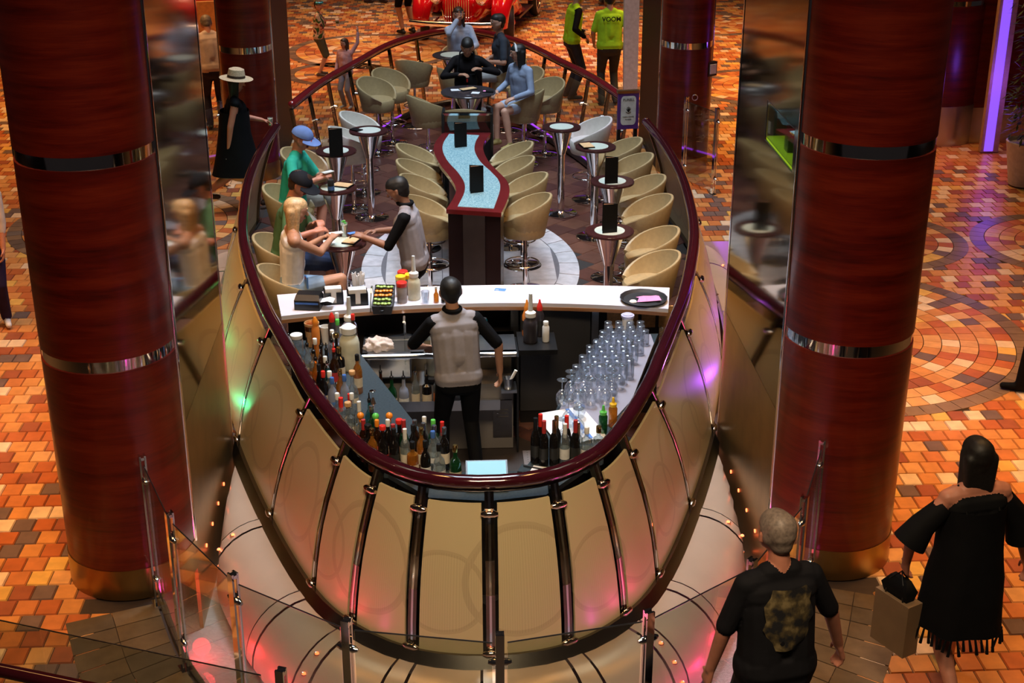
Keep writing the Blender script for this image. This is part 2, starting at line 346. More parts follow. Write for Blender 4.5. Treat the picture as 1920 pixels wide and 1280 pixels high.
glassy('bottle_green', (0.10, 0.34, 0.14), 0.10, 0.03, 0.35, (0.01, 0.09, 0.03), 0.7); glassy('bottle_brown', (0.30, 0.12, 0.03), 0.10, 0.03, 0.35, (0.05, 0.018, 0.006), 0.7)
glassy('bottle_amber', (0.80, 0.42, 0.10), 0.10, 0.03, 0.30, (0.55, 0.22, 0.03), 0.7); glassy('bottle_blue', (0.15, 0.42, 0.50), 0.10, 0.03, 0.30, (0.02, 0.18, 0.22), 0.7)
glassy('bottle_dark', (0.05, 0.04, 0.04), 0.10, 0.03, 0.6, (0.012, 0.01, 0.01), 0.6); glassy('bottle_frost', (0.5, 0.55, 0.66), 0.06, 0.25, 0.55, (0.38, 0.42, 0.55), 0.5)
plain('liquid_cream', (0.62, 0.60, 0.45), 0.4); plain('liquid_grey', (0.30, 0.26, 0.26), 0.4); plain('liquid_dark', (0.03, 0.025, 0.03), 0.3); plain('liquid_orange', (0.65, 0.2, 0.03), 0.4); plain('cloud_plastic', (0.66, 0.70, 0.72), 0.4)
plain('car_red', (0.62, 0.006, 0.012), 0.12, 0.0, 0.05, 3, coat=1.0); plain('whitewall', (0.80, 0.62, 0.58), 0.5); plain('tyre', (0.012, 0.012, 0.012), 0.6)
plain('leaf', (0.02, 0.05, 0.012), 0.5, 0, 0.4, 10); plain('pot_white', (0.55, 0.52, 0.5), 0.35); plain('bark', (0.06, 0.04, 0.025), 0.8)
plain('purple_sign', (0.10, 0.03, 0.22), 0.4); plain('beam_white', (0.60, 0.60, 0.66), 0.4); plain('chair_tan', (0.62, 0.34, 0.13), 0.45)
emissive('led_red', (1.0, 0.16, 0.05), 9.0); emissive('led_violet', (0.22, 0.08, 1.0), 2.6); emissive('led_purple', (0.40, 0.06, 1.0), 2.0); emissive('screen_blue', (0.22, 0.52, 0.66), 0.7); emissive('case_green', (0.45, 0.75, 0.02), 0.8); emissive('case_strip', (0.8, 1.0, 0.3), 3.0)
# ------------------------------------------------------------ plan curves of the bar (boat shaped, axis along y)
def both(half):                      # right half (front to back) -> left end .. front .. right end
    h = [Vector((x, y, 0)) for x, y in half]
    full = [Vector((-p.x, p.y, 0)) for p in reversed(h[1:])] + h
    return crom(full, 6)
RAIL_H = [(0,7.47),(.34,7.53),(.61,7.73),(.83,8.05),(1.13,8.77),(1.30,9.30),(1.48,9.87),(1.64,10.4),(1.83,11.17),(2.0,12.0),(2.11,12.9),(2.18,13.9),(2.18,15.0),(2.12,16.0)]
FOOT_H = [(0,7.27),(.46,7.36),(.85,7.66),(1.14,8.1),(1.5,9.0),(1.88,10.18),(2.2,11.45),(2.38,12.6),(2.48,14.0),(2.48,15.0),(2.40,16.0)]
FAR_H = [(0,21.74),(.45,21.46),(.97,20.65),(1.40,19.4),(1.76,18.3),(2.04,17.05)]
RAIL, FOOT, FAR = both(RAIL_H), both(FOOT_H), both(FAR_H)
POOL_H = [(0,6.02),(.77,6.18),(1.40,6.64),(1.85,7.3),(2.13,8.0)]
POOLF = both(POOL_H)
POOL_Z = -0.5
COLX, COLR, COLY0, COLY1 = 2.38, 0.42, 8.45, 10.3
pool_loop = [(p.x, p.y) for p in POOLF] + [(2.13, 10.3), (3.15, 10.32), (3.15, 15.0), (-3.15, 15.0), (-3.15, 10.32), (-2.13, 10.3)]
def inside(poly, x, y):
    c = False; n = len(poly)
    for i in range(n):
        x0, y0 = poly[i]; x1, y1 = poly[i-1]
        if (y0 > y) != (y1 > y) and x < (x1-x0)*(y-y0)/(y1-y0)+x0: c = not c
    return c
def proj(x, y, z):
    p = Vector((x, y, z))-CAM; d = p.dot(_f)
    return (960+F_PX*p.dot(_r)/d, 640-F_PX*p.dot(_u)/d) if d > 0.1 else (1e6, 1e6)

# ------------------------------------------------------------ floor of the promenade with the pool cut out
bm = bmesh.new()
def loop_edges(pts, z):
    vv = [bm.verts.new((x, y, z)) for x, y in pts]
    return [bm.edges.new((vv[i], vv[(i+1) % len(vv)])) for i in range(len(vv))]
ee = loop_edges([(-14,2),(14,2),(14,44),(-14,44)], 0) + loop_edges(pool_loop, 0)
bmesh.ops.triangle_fill(bm, use_beauty=True, edges=ee)
me = bpy.data.meshes.new('floor'); bm.to_mesh(me); bm.free(); me.materials.append(M['grout'])
floor = bpy.data.objects.new('floor', me); col.objects.link(floor); floor.location.z = -0.012
tag(floor, 'promenade floor of orange and terracotta pavers laid in rows and rings', kind='structure')
TS, TY = 0.140, 0.172
def tile_mesh(name, sx, sy, h, mat):
    b = MB(); e = 0.006
    b.add([(-sx,-sy,0),(sx,-sy,0),(sx,sy,0),(-sx,sy,0),(-sx+e,-sy+e,h),(sx-e,-sy+e,h),(sx-e,sy-e,h),(-sx+e,sy-e,h)], [(4,5,6,7),(0,1,5,4),(1,2,6,5),(2,3,7,6),(3,0,4,7)])
    return b.mesh(name, mat)
circles = []
for (px, py, rad) in ((1565,625,1.80),(1646,450,0.98),(2010,458,1.10),(700,95,1.55),(635,138,0.9),(1430,162,1.30),(1330,45,1.2),(250,420,1.4)):
    c = at(px, py, 0); circles.append((c.x, c.y, rad))
border_out = [(p.x, p.y) for p in offset2(POOLF, -0.40)]
border_poly = border_out + [(2.75, 8.05), (-2.75, 8.05)]
far_poly = [(p.x, p.y) for p in offset2(FAR, -0.02)]
plat_poly = [(p.x, p.y) for p in FAR]+[(2.48,16.9),(2.48,15.0),(-2.48,15.0),(-2.48,16.9)]
def free(x, y, mgn=0.0):
    if inside(pool_loop, x, y) or inside(border_poly, x, y) or inside(plat_poly, x, y): return False
    if 15.0 < y < 21.8 and abs(x) < 0.5: return False
    return True
small, dark, ringq = [], [], []
def seen(x, y, m=130):
    px, py = proj(x, y, 0); return -m < px < 1920+m and -m < py < 1280+m
row = 0; y = 4.6
while y < 36:
    x = -13 + (TS+0.006)*0.5*(row % 2)
    while x < 13:
        if seen(x, y) and free(x, y):
            if not any((x-cx)**2+(y-cy)**2 < (cr-0.05)**2 for cx, cy, cr in circles):
                dk = (2.2 < x < 8 and 20.3 < y < 22.6 and random.random() < 0.78) or (y > 28 and random.random() < 0.2)
                (dark if dk else small).append((x, y))
        x += TS+0.006
    y += TY+0.006; row += 1
ringt = []                                        # ring tiles of the paving circles
for (cx, cy, cr) in circles:
    r = cr; k = 0
    while r > 0.12:
        r0 = r-0.165 if r > 0.26 else 0.0
        n = max(6, int(2*math.pi*r/0.17))
        off = random.random()
        for i in range(n):
            a0 = 2*math.pi*(i+off+0.02)/n; a1 = 2*math.pi*(i+off+0.98)/n; am = (a0+a1)/2; rm = (r+r0)/2
            x, y = cx+rm*math.cos(am), cy+rm*math.sin(am)
            if seen(x, y) and free(x, y): ringt.append((cx, cy, r0+0.008, r, a0, a1, k == 0, x, y))
        r = r0 if r0 > 0.1 else 0; k += 1
def inframe(x, y):
    px, py = proj(x, y, 0); return -20 < px < 1940 and -20 < py < 1300
def hidden(x, y):                                # behind the near columns
    px, py = proj(x, y, 0); return (20 < px < 440 and py < 1080) and px > 20+py*0.11 or (1400 < px < 1790-py*0.11 and py < 1080)
cand = sorted([(y, x, 'g', None) for x, y in small if inframe(x, y) and not hidden(x, y)] + [(t[8], t[7], 'r', t) for t in ringt if inframe(t[7], t[8]) and not hidden(t[7], t[8])], key=lambda q: q[0])[:300]
pick = set((c[1], c[0]) for c in cand)
pm = tile_mesh('paver', TS/2, TY/2, 0.012, M['paver_one'])
def ring_tile(b, t, z=0.0, h=0.012):
    cx, cy, r0, r1, a0, a1 = t[:6]; st = 3
    P = [(cx+r1*math.cos(a0+(a1-a0)*i/st), cy+r1*math.sin(a0+(a1-a0)*i/st)) for i in range(st+1)]
    Q = [(cx+r0*math.cos(a1-(a1-a0)*i/st), cy+r0*math.sin(a1-(a1-a0)*i/st)) for i in range(st+1)] if r0 > 0.03 else [(cx, cy)]
    b.prism(P+Q, z, z+h)
for (yy, xx, kd, t) in cand:
    if kd == 'g': inst('paver', pm, floor, (xx, yy, 0.0))
    else:
        b = MB(); tt = (t[0]-xx, t[1]-yy)+t[2:6]; ring_tile(b, tt, 0.002, 0.013)
        b.build('paver', M['paver_dark'] if t[6] else M['paver_one'], floor, loc=(xx, yy, 0), fix=False)
def many(name, mat, tiles, rings):
    b = MB(); h = TS/2; g = TY/2; e = 0.004
    for (x, y) in tiles:
        b.add([(x-h,y-g,0),(x+h,y-g,0),(x+h,y+g,0),(x-h,y+g,0),(x-h+e,y-g+e,.012),(x+h-e,y-g+e,.012),(x+h-e,y+g-e,.012),(x-h+e,y+g-e,.012)], [(4,5,6,7),(0,1,5,4),(1,2,6,5),(2,3,7,6),(3,0,4,7)])
    for t in rings: ring_tile(b, t, 0.002, 0.013)
    return tag(b.build(name, mat, floor, fix=False), kind='stuff')
many('paver_field', M['paver_many'], [s for s in small if s not in pick], [t for t in ringt if (t[7], t[8]) not in pick and not t[6]])
many('dark_paver_field', M['paver_dark'], dark, [t for t in ringt if (t[7], t[8]) not in pick and t[6]])
# dark stone border tiles that follow the pool edge
inn, mid, outr = offset2(POOLF, -0.03), offset2(POOLF, -0.32), offset2(POOLF, -0.61)
for (A, B) in ((inn, mid), (mid, outr)):
    a2, b2 = resample(A, 41), resample(B, 41)
    for i in range(40):
        q = [a2[i].lerp(a2[i+1], .02), a2[i].lerp(a2[i+1], .98), b2[i].lerp(b2[i+1], .98), b2[i].lerp(b2[i+1], .02)]
        c = (q[0]+q[2])/2; b = MB(); b.prism([((p.x-c.x)*.985, (p.y-c.y)*.985) for p in reversed(q)], 0, 0.012)
        b.build('border_stone', M['border_stone'], floor, loc=(c.x, c.y, 0.003))
# pool basin
b = MB(); b.add([(x, y, POOL_Z) for x, y in pool_loop], [tuple(range(len(pool_loop)))])
pf = b.build('floor_pool', M['mosaic']); tag(pf, 'shallow pool basin of small mosaic tiles around the bar', kind='structure')
b = MB(); n = len(pool_loop)
b.add([(x, y, POOL_Z) for x, y in pool_loop]+[(x, y, -0.004) for x, y in pool_loop], [(i, (i+1) % n, n+(i+1) % n, n+i) for i in range(n)])
b.build('basin_wall', plain('basin_panel', (0.62, 0.5, 0.48), 0.25, 0, 0.05, 3), pf)
b = MB(); b.tube([Vector((p.x*.995, p.y, 0.006)) for p in POOLF], 0.018, 8); b.build('basin_edge', M['steel'], pf, True)

# ------------------------------------------------------------ bar platform floor
plat = [(p.x, p.y) for p in offset2(FOOT, 0.05)] + [(2.40, 17.0)] + [(p.x, p.y) for p in reversed(FAR)] + [(-2.40, 17.0)]
b = MB(); b.prism(plat, -0.46, -0.006)
pfl = b.build('floor_bar', M['dark_grout']); tag(pfl, 'raised bar platform floored in brown tiles with a white oval', kind='structure')
OV = (0.04, 14.35, 1.16, 1.85)
cells = []
S2 = 0.30; c45 = math.sqrt(.5)
for i in range(-60, 90):
    for j in range(-60, 90):
        u, v = i*S2+(0.15 if j % 2 else 0), j*S2
        x, y = (u-v)*c45, (u+v)*c45
        if 10.2 < y < 21.7 and inside(plat, x*1.02, y+(0.12 if y > 18 else 0)):
            if ((x-OV[0])/(OV[2]-.02))**2+((y-OV[1])/(OV[3]-.02))**2 < 1: continue
            cells.append((y, x))
cells.sort()
tm = tile_mesh('bar_tile', .1475, .1475, .008, M['bar_tile'])
ext = []
for k, (y, x) in enumerate(cells):
    if 10.3 < y and k < 300: inst('floor_tile', tm, pfl, (x, y, -0.006), R(45))
    else: ext.append((x, y))
b = MB(); h = .1475*1.414; e = 0.008
for (x, y) in ext:
    b.add([(x-h,y,-.006),(x,y-h,-.006),(x+h,y,-.006),(x,y+h,-.006),(x-h+e,y,.002),(x,y-h+e,.002),(x+h-e,y,.002),(x,y+h-e,.002)], [(4,5,6,7),(0,1,5,4),(1,2,6,5),(2,3,7,6),(3,0,4,7)])
tag(b.build('tile_field', M['bar_tile_many'], pfl, fix=False), kind='stuff')
b = MB(); ell = lambda s, k, n=64: (OV[0]+OV[2]*s*math.cos(2*math.pi*k/n), OV[1]+OV[3]*s*math.sin(2*math.pi*k/n))
b.prism([ell(1.0, k) for k in range(64)], -.006, .000); b.build('oval_bed', M['pale_grout'], pfl)
for k in range(30):                               # white oval: border ring and inner tiles
    P = [ell(1.0, k+.02+.96*i/3, 30) for i in range(4)]+[ell(.82, k+.98-.96*i/3, 30) for i in range(4)]
    MB().prism(P, 0, .006).build('white_tile', M['white_tile'], pfl)
for i in range(-4, 4):
    for j in range(-5, 6):
        x0, y0, x1, y1 = OV[0]+.3*i+.004, OV[1]+.34*j-.17, OV[0]+.3*i+.296, OV[1]+.34*j+.166
        corner = [(x0,y0),(x1,y0),(x1,y1),(x0,y1)]
        poly = []
        for (x, y) in corner:
            d = math.hypot((x-OV[0])/(OV[2]*.815), (y-OV[1])/(OV[3]*.815))
            poly.append((OV[0]+(x-OV[0])/max(1, d), OV[1]+(y-OV[1])/max(1, d)))
        area = abs(sum(poly[k-1][0]*poly[k][1]-poly[k][0]*poly[k-1][1] for k in range(4)))/2
        if area > 0.012: MB().prism(poly, 0, .006).build('white_tile', M['white_tile'], pfl)
wt = tile_mesh('work_tile', .148, .148, .006, M['work_tile'])
for i in range(-9, 10):
    for j in range(18, 45):
        x, y = (i*S2*c45*1.0)*1.0, j*S2*c45
        if (i+j) % 2 == 0 and 8.0 < y < 10.7 and abs(x) < 1.15 and inside([(p.x, p.y) for p in RAIL], x, y): inst('work_tile', wt, pfl, (x, y, -.002), R(45))
b = MB(); b.box(0.35, 9.72, 0.004, 0.72, 10.0, 0.012); b.build('drain_grate', M['floor_grate'], pfl)

# ------------------------------------------------------------ columns
def column(name, label, sx, cx, cy, r, y1, inner, mirror, inner_split, niche=None):
    t = thing(name, label, None, (sx*cx, cy, 0)); t['kind'] = 'structure'
    def arc(rr, z0, z1, a0, a1, th=.02, n=22):
        b = MB(); o = []
        A = [a0+(a1-a0)*i/n for i in range(n+1)]
        poly = [(rr*math.cos(a), rr*math.sin(a)) for a in A]+[((rr-th)*math.cos(a), (rr-th)*math.sin(a)) for a in reversed(A)]
        return b.prism(poly, z0, z1)
    core = MB(); A = [math.pi+math.pi*i/20 for i in range(21)]
    ci = .26 if niche else .03
    core.prism([((r-.03)*math.cos(a), (r-.03)*math.sin(a)) for a in A]+([(r-.03, 0.04), (r-.03, y1-cy), (-r+ci, y1-cy), (-r+ci, .04), (-r+.03, .04)] if sx > 0 else [(r-.03, y1-cy), (-r+.03, y1-cy)]), 0.0, 8.6)
    core.build('core', M['black'], t)
    zz = [(.22,1.62),(1.70,2.90),(2.98,4.18),(4.26,5.46),(5.54,6.74),(6.82,8.6)]
    a0, a1 = R(184), R(356)
    for (z0, z1) in zz: arc(r, z0, z1, a0, a1, .03).build('wood_panel', M['red_wood'], t, smooth=30)
    for (z0, _), (_, zb) in zip(zz[1:], zz): arc(r-.008, zb, z0, a0, a1, .02).build('chrome_band', M['chrome'], t, smooth=30)
    arc(r+.005, 0, .22, R(180), R(360), .03).build('base_band', M['bronze'], t, smooth=30)
    for s2 in (-1, 1):
        inn_ = (s2 == -sx)
        x0, x1 = s2*(r-.025), s2*r
        lo = POOL_Z if inn_ and inner_split else 0.0
        if inn_ and inner_split:
            MB().box(min(x0,x1), -.02, lo, max(x0,x1), y1-cy, inner_split-.006).build('side_panel', M['bronze'], t)
            if niche:
                n0, n1, m0, m1 = niche
                for (ya, yb, za, zb) in ((-.02, n0, inner_split, 8.6), (n1, y1-cy, inner_split, 8.6), (n0, n1, inner_split, m0), (n0, n1, m1, 8.6)):
                    MB().box(min(x0,x1), ya, za, max(x0,x1), yb, zb).build('mirror_panel', mirror, t)
            else: MB().box(min(x0,x1), -.02, inner_split, max(x0,x1), y1-cy, 8.6).build('mirror_panel', mirror, t)
            MB().box(min(x0,x1)-.004, y1-cy-.03, lo, max(x0,x1)+.004, y1-cy, 8.6).build('edge_trim', M['chrome'], t)
            for i in range(4): MB().cyl((s2*(r-.002), .35+.3*i, -.06), (s2*(r+.006), .35+.3*i, -.06), .014, n=10).build('led', M['led_red'], t)
        else:
            MB().box(min(x0,x1), -.02, 0, max(x0,x1), y1-cy, 8.6).build('mirror_panel', inner if inn_ else mirror, t)
        MB().cyl((s2*(r-.004), -.012, .2), (s2*(r-.004), -.012, 8.6), .018, n=10).build('edge_trim', M['chrome'], t, smooth=True)
    return t
column('column', 'thick red wood column with chrome bands next to the red-lit glass barrier', -1, COLX, COLY0, COLR, COLY1, M['bronze_mirror'], M['bronze_mirror'], 1.06)
def at_x(px, py, x):
    d = ray(px, py); return CAM+d*((x-CAM.x)/d.x)
nA, nB = at_x(1437, 214, COLX-COLR), at_x(1494, 300, COLX-COLR)
NY0, NY1, NZ0, NZ1 = max(COLY0+.12, min(nA.y, nB.y)), max(nA.y, nB.y), at_x(1465, 300, COLX-COLR).z, at_x(1465, 214, COLX-COLR).z
cr_ = column('column', 'thick red wood column beside the man in the black printed T-shirt', 1, COLX, COLY0, COLR, COLY1, M['bronze_mirror'], M['bronze_mirror'], 1.06, (NY0-COLY0, NY1-COLY0, NZ0, NZ1))
column('column', 'slimmer red wood column with black side behind the woman in the straw hat', -1, 2.66, 17.9, .33, 19.9, M['black_mirror'], M['bronze_mirror'], 0)
fc = column('column', 'slimmer red wood column with black side and a small wall panel', 1, 2.88, 17.9, .33, 19.6, M['black_mirror'], M['bronze_mirror'], 0)
b = MB(); b.obox((.30,-.16,1.35),(1,.6,0),(-.6,1,0),(0,0,1),.07,.03,.09); w1 = b.build('control_panel', M['dark_steel'], fc)
b = MB(); b.obox((.318,-.19,1.35),(1,.6,0),(-.6,1,0),(0,0,1),.05,.006,.06); b.build('screen', M['label_white'], w1)
for cc, sx in ((fc, 1),):
    b = MB(); b.tube([(0.08+.035*math.cos(a), -.325, 1.02+.035*math.sin(a)) for a in [k*math.pi/8 for k in range(16)]], .006, 6, closed=True); b.build('round_plate', M['steel'], cc)

# ------------------------------------------------------------ hull of the bar: posts, frosted panels, kerb and skirt
hull = thing('boat_bar', 'boat-shaped bar front of frosted beige panels between dark raked posts', 'bar front', (0, 7.3, POOL_Z))
HO = Vector((0, 7.3, POOL_Z))
def near_par(curve, pt):
    k = min(range(len(curve)), key=lambda i: (curve[i].x-pt[0])**2+(curve[i].y-pt[1])**2); return k
foot_d, rail_d = resample(FOOT, 1201), resample(RAIL, 1201)
PF = [(0,7.27),(.48,7.36),(.89,7.66),(1.17,8.1),(1.54,9.05),(1.92,10.25),(2.25,11.6),(2.42,13.0),(2.48,14.4),(2.41,15.9)]
PR = [(0,7.47),(.39,7.55),(.66,7.78),(.88,8.15),(1.15,8.82),(1.56,10.1),(1.85,11.25),(2.10,12.8),(2.18,14.3),(2.13,15.8)]
kf = [near_par(foot_d, p) for p in PF]; kr = [near_par(rail_d, p) for p in PR]
KF = [1200-k for k in reversed(kf[1:])]+kf; KR = [1200-k for k in reversed(kr[1:])]+kr
RZ = 1.10
def hullpt(kfo, kra, s, out=0.0):
    a, c = foot_d[kfo], rail_d[kra]
    p = Vector((a.x, a.y, 0)).lerp(Vector((c.x, c.y, RZ)), s)
    t = foot_d[min(1200, kfo+4)]-foot_d[max(0, kfo-4)]; nrm = Vector((t.y, -t.x, 0)).normalized()
    bulge = 0.05*math.sin(math.pi*s)
    return p+nrm*(out+bulge)-HO
for i in range(len(KF)):
    pts = [hullpt(KF[i], KR[i], s, 0.0) for s in (0, .2, .4, .6, .8, .97)]
    t = foot_d[min(1200, KF[i]+4)]-foot_d[max(0, KF[i]-4)]; t.normalize(); nr = Vector((t.y, -t.x, 0))
    rings = [[p+t*.028+nr*.012, p-t*.028+nr*.012, p-t*.028-nr*.03, p+t*.028-nr*.03] for p in pts]
    po = MB().loft(rings).build('post', M['post_metal'], hull)
    pl = [[p+t*.007+nr*.016, p-t*.007+nr*.016, p-t*.007+nr*.010, p+t*.007+nr*.010] for p in pts]
    MB().loft(pl).build('post_fin', M['chrome'], po)
    for s in (.86, .05):
        c = hullpt(KF[i], KR[i], s, 0.03); q = MB()
        q.tube([c-t*.052, c-t*.03, c+t*.03, c+t*.052], [.012, .024, .024, .012], 10)
        q.cyl(c-nr*.04, c+nr*.006, .012)
        q.build('clamp', M['clamp_metal'], po, smooth=True)
for i in range(len(KF)-1):
    b = MB(); nu, nv = 8, 6; fr, bk = [], []
    gap = 0.055
    Lf = (foot_d[KF[i]]-foot_d[KF[i+1]]).length; gf = gap/Lf
    for v in range(nv+1):
        s = 0.035+(0.905-0.035)*v/nv
        for u in range(nu+1):
            uu = gf+(1-2*gf)*u/nu
            a = KF[i]+(KF[i+1]-KF[i])*uu; c = KR[i]+(KR[i+1]-KR[i])*uu
            fr.append(hullpt(int(round(a)), int(round(c)), s, 0.012)); bk.append(hullpt(int(round(a)), int(round(c)), s, -0.004))
    W = nu+1; fs = [(v*W+u, v*W+u+1, (v+1)*W+u+1, (v+1)*W+u) for v in range(nv) for u in range(nu)]
    K = len(fr); rim = [v*W for v in range(nv+1)]+[nv*W+u for u in range(1, W)]+[v*W+nu for v in range(nv-1, -1, -1)]+[u for u in range(nu-1, 0, -1)]
    fs2 = fs+[tuple(k+K for k in reversed(f)) for f in fs]+[(rim[k], rim[(k+1) % len(rim)], rim[(k+1) % len(rim)]+K, rim[k]+K) for k in range(len(rim))]
    b.add(fr+bk, fs2); o = b.build('panel', M['hull_glass'], hull, smooth=30)
    me = o.data; uv = me.uv_layers.new(name='UVMap')
    arc0 = sum((foot_d[k+1]-foot_d[k]).length for k in range(KF[i])); 
    for lp in me.loops:
        vi = lp.vertex_index % K; u, v = vi % W, vi // W
        uv.data[lp.index].uv = (arc0+Lf*(gf+(1-2*gf)*u/nu), v/nv)
def strip(curve, o0, z0, o1, z1):  # helper ring for kerb sections
    return offset2(curve, -o0), z0, offset2(curve, -o1), z1
fd = resample(FOOT, 121)
kr0, kr1, kr2 = offset2(fd, .04), offset2(fd, -.035), offset2(fd, -.09)
for p in kr1+kr2:
    if 8.3 < p.y < 10.45 and abs(p.x) > 1.945: p.x = math.copysign(1.945, p.x)
b = MB(); rings = []
for i in range(121):
    rings.append([Vector((kr0[i].x, kr0[i].y, .035))-HO, Vector((kr1[i].x, kr1[i].y, .045))-HO, Vector((kr2[i].x, kr2[i].y, -.02))-HO, Vector((kr2[i].x, kr2[i].y, -.10))-HO, Vector((kr0[i].x, kr0[i].y, -.10))-HO])
b.loft(rings); b.build('kerb', plain('kerb_metal', (0.26, 0.23, 0.21), 0.22, 1.0, 0.05, 4), hull, smooth=35)
def skirt_pt(k, s, lift=0.0):       # s 0 at the kerb, 1 at the water line
    p = foot_d[k]; t = foot_d[min(1200, k+6)]-foot_d[max(0, k-6)]; nr = Vector((t.y, -t.x, 0)).normalized()
    a = s*math.pi/2; d = .08+(.40+lift)*math.sin(a); z = -.02+lift-(.40+lift)*(1-math.cos(a))
    q = Vector((p.x, p.y, 0))+nr*d
    if 8.2 < q.y < 10.6 and abs(q.x) > 1.90:
        q.x = math.copysign(1.90, q.x)
    q.z = z; return q-HO
def skirt_piece(k0, k1, name, mat, lift=0.0, n=8):
    b = MB(); rows = []
    for u in range(n+1):
        k = int(round(k0+(k1-k0)*u/n)); rows.append([skirt_pt(k, s/8, lift) for s in range(9)])
    b.loft(rows, closed=False); return b.build(name, mat, hull, smooth=50)
for i in range(len(KF)-1):
    wide = max(3, int(.05/((foot_d[1]-foot_d[0]).length)))
    skirt_piece(KF[i]+wide+1, KF[i+1]-wide-1, 'skirt_panel', M['skirt_metal'])
for i in range(len(KF)):
    wide = max(3, int(.05/((foot_d[1]-foot_d[0]).length)))
    st = skirt_piece(max(0, KF[i]-wide), min(1200, KF[i]+wide), 'skirt_strip', M['skirt_metal'], 0.004, 2)
    if i % 2 == 1 or i == len(KF)//2:
        for s in (.35, .58, .8, .97):
            p = skirt_pt(KF[i], s, .006); q = MB(); q.sphere(p, .013, 10, 6); q.build('led', M['led_red'], st, smooth=True)
        for s in (.35, .58, .8):
            p = skirt_pt(KF[i], s, .004); MB().torus((p.x, p.y, p.z), .017, .004, 14, 5).build('led_ring', M['chrome'], st)
# hand rails
def rail_thing(name, label, curve, z, r, mt='rail_red'):
    t = thing(name, label, 'hand rail', (curve[0].x, curve[0].y, 0)); O = Vector((curve[0].x, curve[0].y, 0))
    pts = [Vector((p.x, p.y, z))-O for p in curve]
    MB().tube(pts, r, 14, flat=.85).build('grip', M[mt], t, smooth=60)
    MB().tube([p+Vector((0,0,-.055)) for p in pts], .02, 8, flat=.6).build('under_bar', M['dark_steel'], t, smooth=60)
    for e in (pts[0], pts[-1]):
        MB().sphere(e, r*.98, 12, 8).build('end_cap', M[mt], t, smooth=True)
    return t, O
rt, RO = rail_thing('hand_rail', 'long curved dark red hand rail around the bottles and seats of the bar', resample(RAIL, 150), RZ+.02, .05)
ft, FO = rail_thing('hand_rail', 'dark red hand rail bowing round the seats by the red car', resample(FAR, 90), RZ+.02, .05, 'rail_red_lit')
fard = resample(FAR, 15)
for i in range(15):                              # raked posts and clear panes under the far rail
    p = fard[i]; t = fard[min(14, i+1)]-fard[max(0, i-1)]; t.normalize(); nr = Vector((t.y, -t.x, 0))   # rail bows to +y
    c = Vector((0, 18, 0)); sg = 1 if (Vector((p.x, p.y, 0))-c).dot(nr) > 0 else -1; nr = nr*sg
    a, b2 = Vector((p.x, p.y, 1.06))-FO, Vector((p.x, p.y, 0))-nr*.16-FO
    q = MB(); q.loft([[x+t*.02+nr*.03, x-t*.02+nr*.03, x-t*.02-nr*.01, x+t*.02-nr*.01] for x in (b2, a)]); po = q.build('post', M['post_metal'], ft)
    MB().cyl(a.lerp(b2, .3)+nr*.0, a.lerp(b2, .3)-nr*.06, .018, n=10).build('clamp', M['chrome'], po)
    if i < 14:
        p2 = fard[i+1]; A, B = p.lerp(p2, .05), p.lerp(p2, .95)
        q = MB(); q.loft([[Vector((A.x, A.y, .98))-FO-nr*.02, Vector((B.x, B.y, .98))-FO-nr*.02], [Vector((A.x, A.y, .05))-FO-nr*.17, Vector((B.x, B.y, .05))-FO-nr*.17]], closed=False); q.build('glass_pane', M['glass_pane'], ft)
b = MB(); pk = [Vector((p.x, p.y, .05))-FO for p in offset2(resample(FAR, 60), -.16)]
b.tube(pk, .05, 8, flat=.9); b.build('kerb', M['dark_steel'], ft, smooth=60)
b = MB(); b.tube([p+Vector((0,0,.05)) for p in pk[2:22]], .012, 6); b.build('light_strip', M['led_purple'], ft)
b = MB(); b.tube([p+Vector((0,0,.05)) for p in pk[38:58]], .012, 6); b.build('light_strip', M['led_purple'], ft)

# ------------------------------------------------------------ glass barriers
def barrier(name, label, tops, skip=(), z0=0.0, zt=1.10, chrome='chrome', closedrail=False):
    O = Vector((tops[0][0], tops[0][1], 0)); t = thing(name, label, 'glass barrier', O)
    P = [Vector((x, y, 0))-O for x, y in tops]
    for i, p in enumerate(P):
        d = (P[min(i+1, len(P)-1)]-P[max(i-1, 0)]).normalized(); nr = Vector((d.y, -d.x, 0))
        q = MB(); 
        for s in (-1, 1): q.obox(p+nr*(.016*s)+Vector((0,0,(zt+z0)/2)), d, nr, (0,0,1), .022, .006, (zt-z0)/2)
        q.obox(p+Vector((0,0,zt-.02)), d, nr, (0,0,1), .022, .014, .01); q.obox(p+Vector((0,0,z0+.012)), d, nr, (0,0,1), .045, .035, .012)
        po = q.build('post', M[chrome], t)
        for z in (zt-.17, .22):
            q = MB(); c = p+Vector((0,0,z)); q.tube([c-d*.06, c-d*.035, c+d*.035, c+d*.06], [.01, .021, .021, .01], 10); q.build('clamp', M['chrome'], po, smooth=True)
    for i in range(len(P)-1):
        if i in skip: continue
        d = (P[i+1]-P[i]); A, B = P[i]+d*.05, P[i+1]-d*.05; d.normalize(); nr = Vector((d.y, -d.x, 0))*.005
        q = MB(); q.loft([[A-nr, A+nr, A+nr+Vector((0,0,zt-.06)), A-nr+Vector((0,0,zt-.06))], [B-nr, B+nr, B+nr+Vector((0,0,zt-.06)), B-nr+Vector((0,0,zt-.06))]])
        for v in range(len(q.v)): 
            x, y, z = q.v[v]; q.v[v] = (x, y, z+.05 if z < .02 else z)
        pa = q.build('glass_pane', M['glass_pane'], t)
        MB().cyl(A+Vector((0,0,zt-.06)), B+Vector((0,0,zt-.06)), .004, n=6).build('pane_edge', M['dark_steel'], pa)
    return t
bal = [(-2.14,8.02),(-1.85,7.3),(-1.40,6.63),(-.77,6.16),(0,6.0),(.77,6.16),(1.40,6.63),(1.85,7.3),(2.14,8.02)]
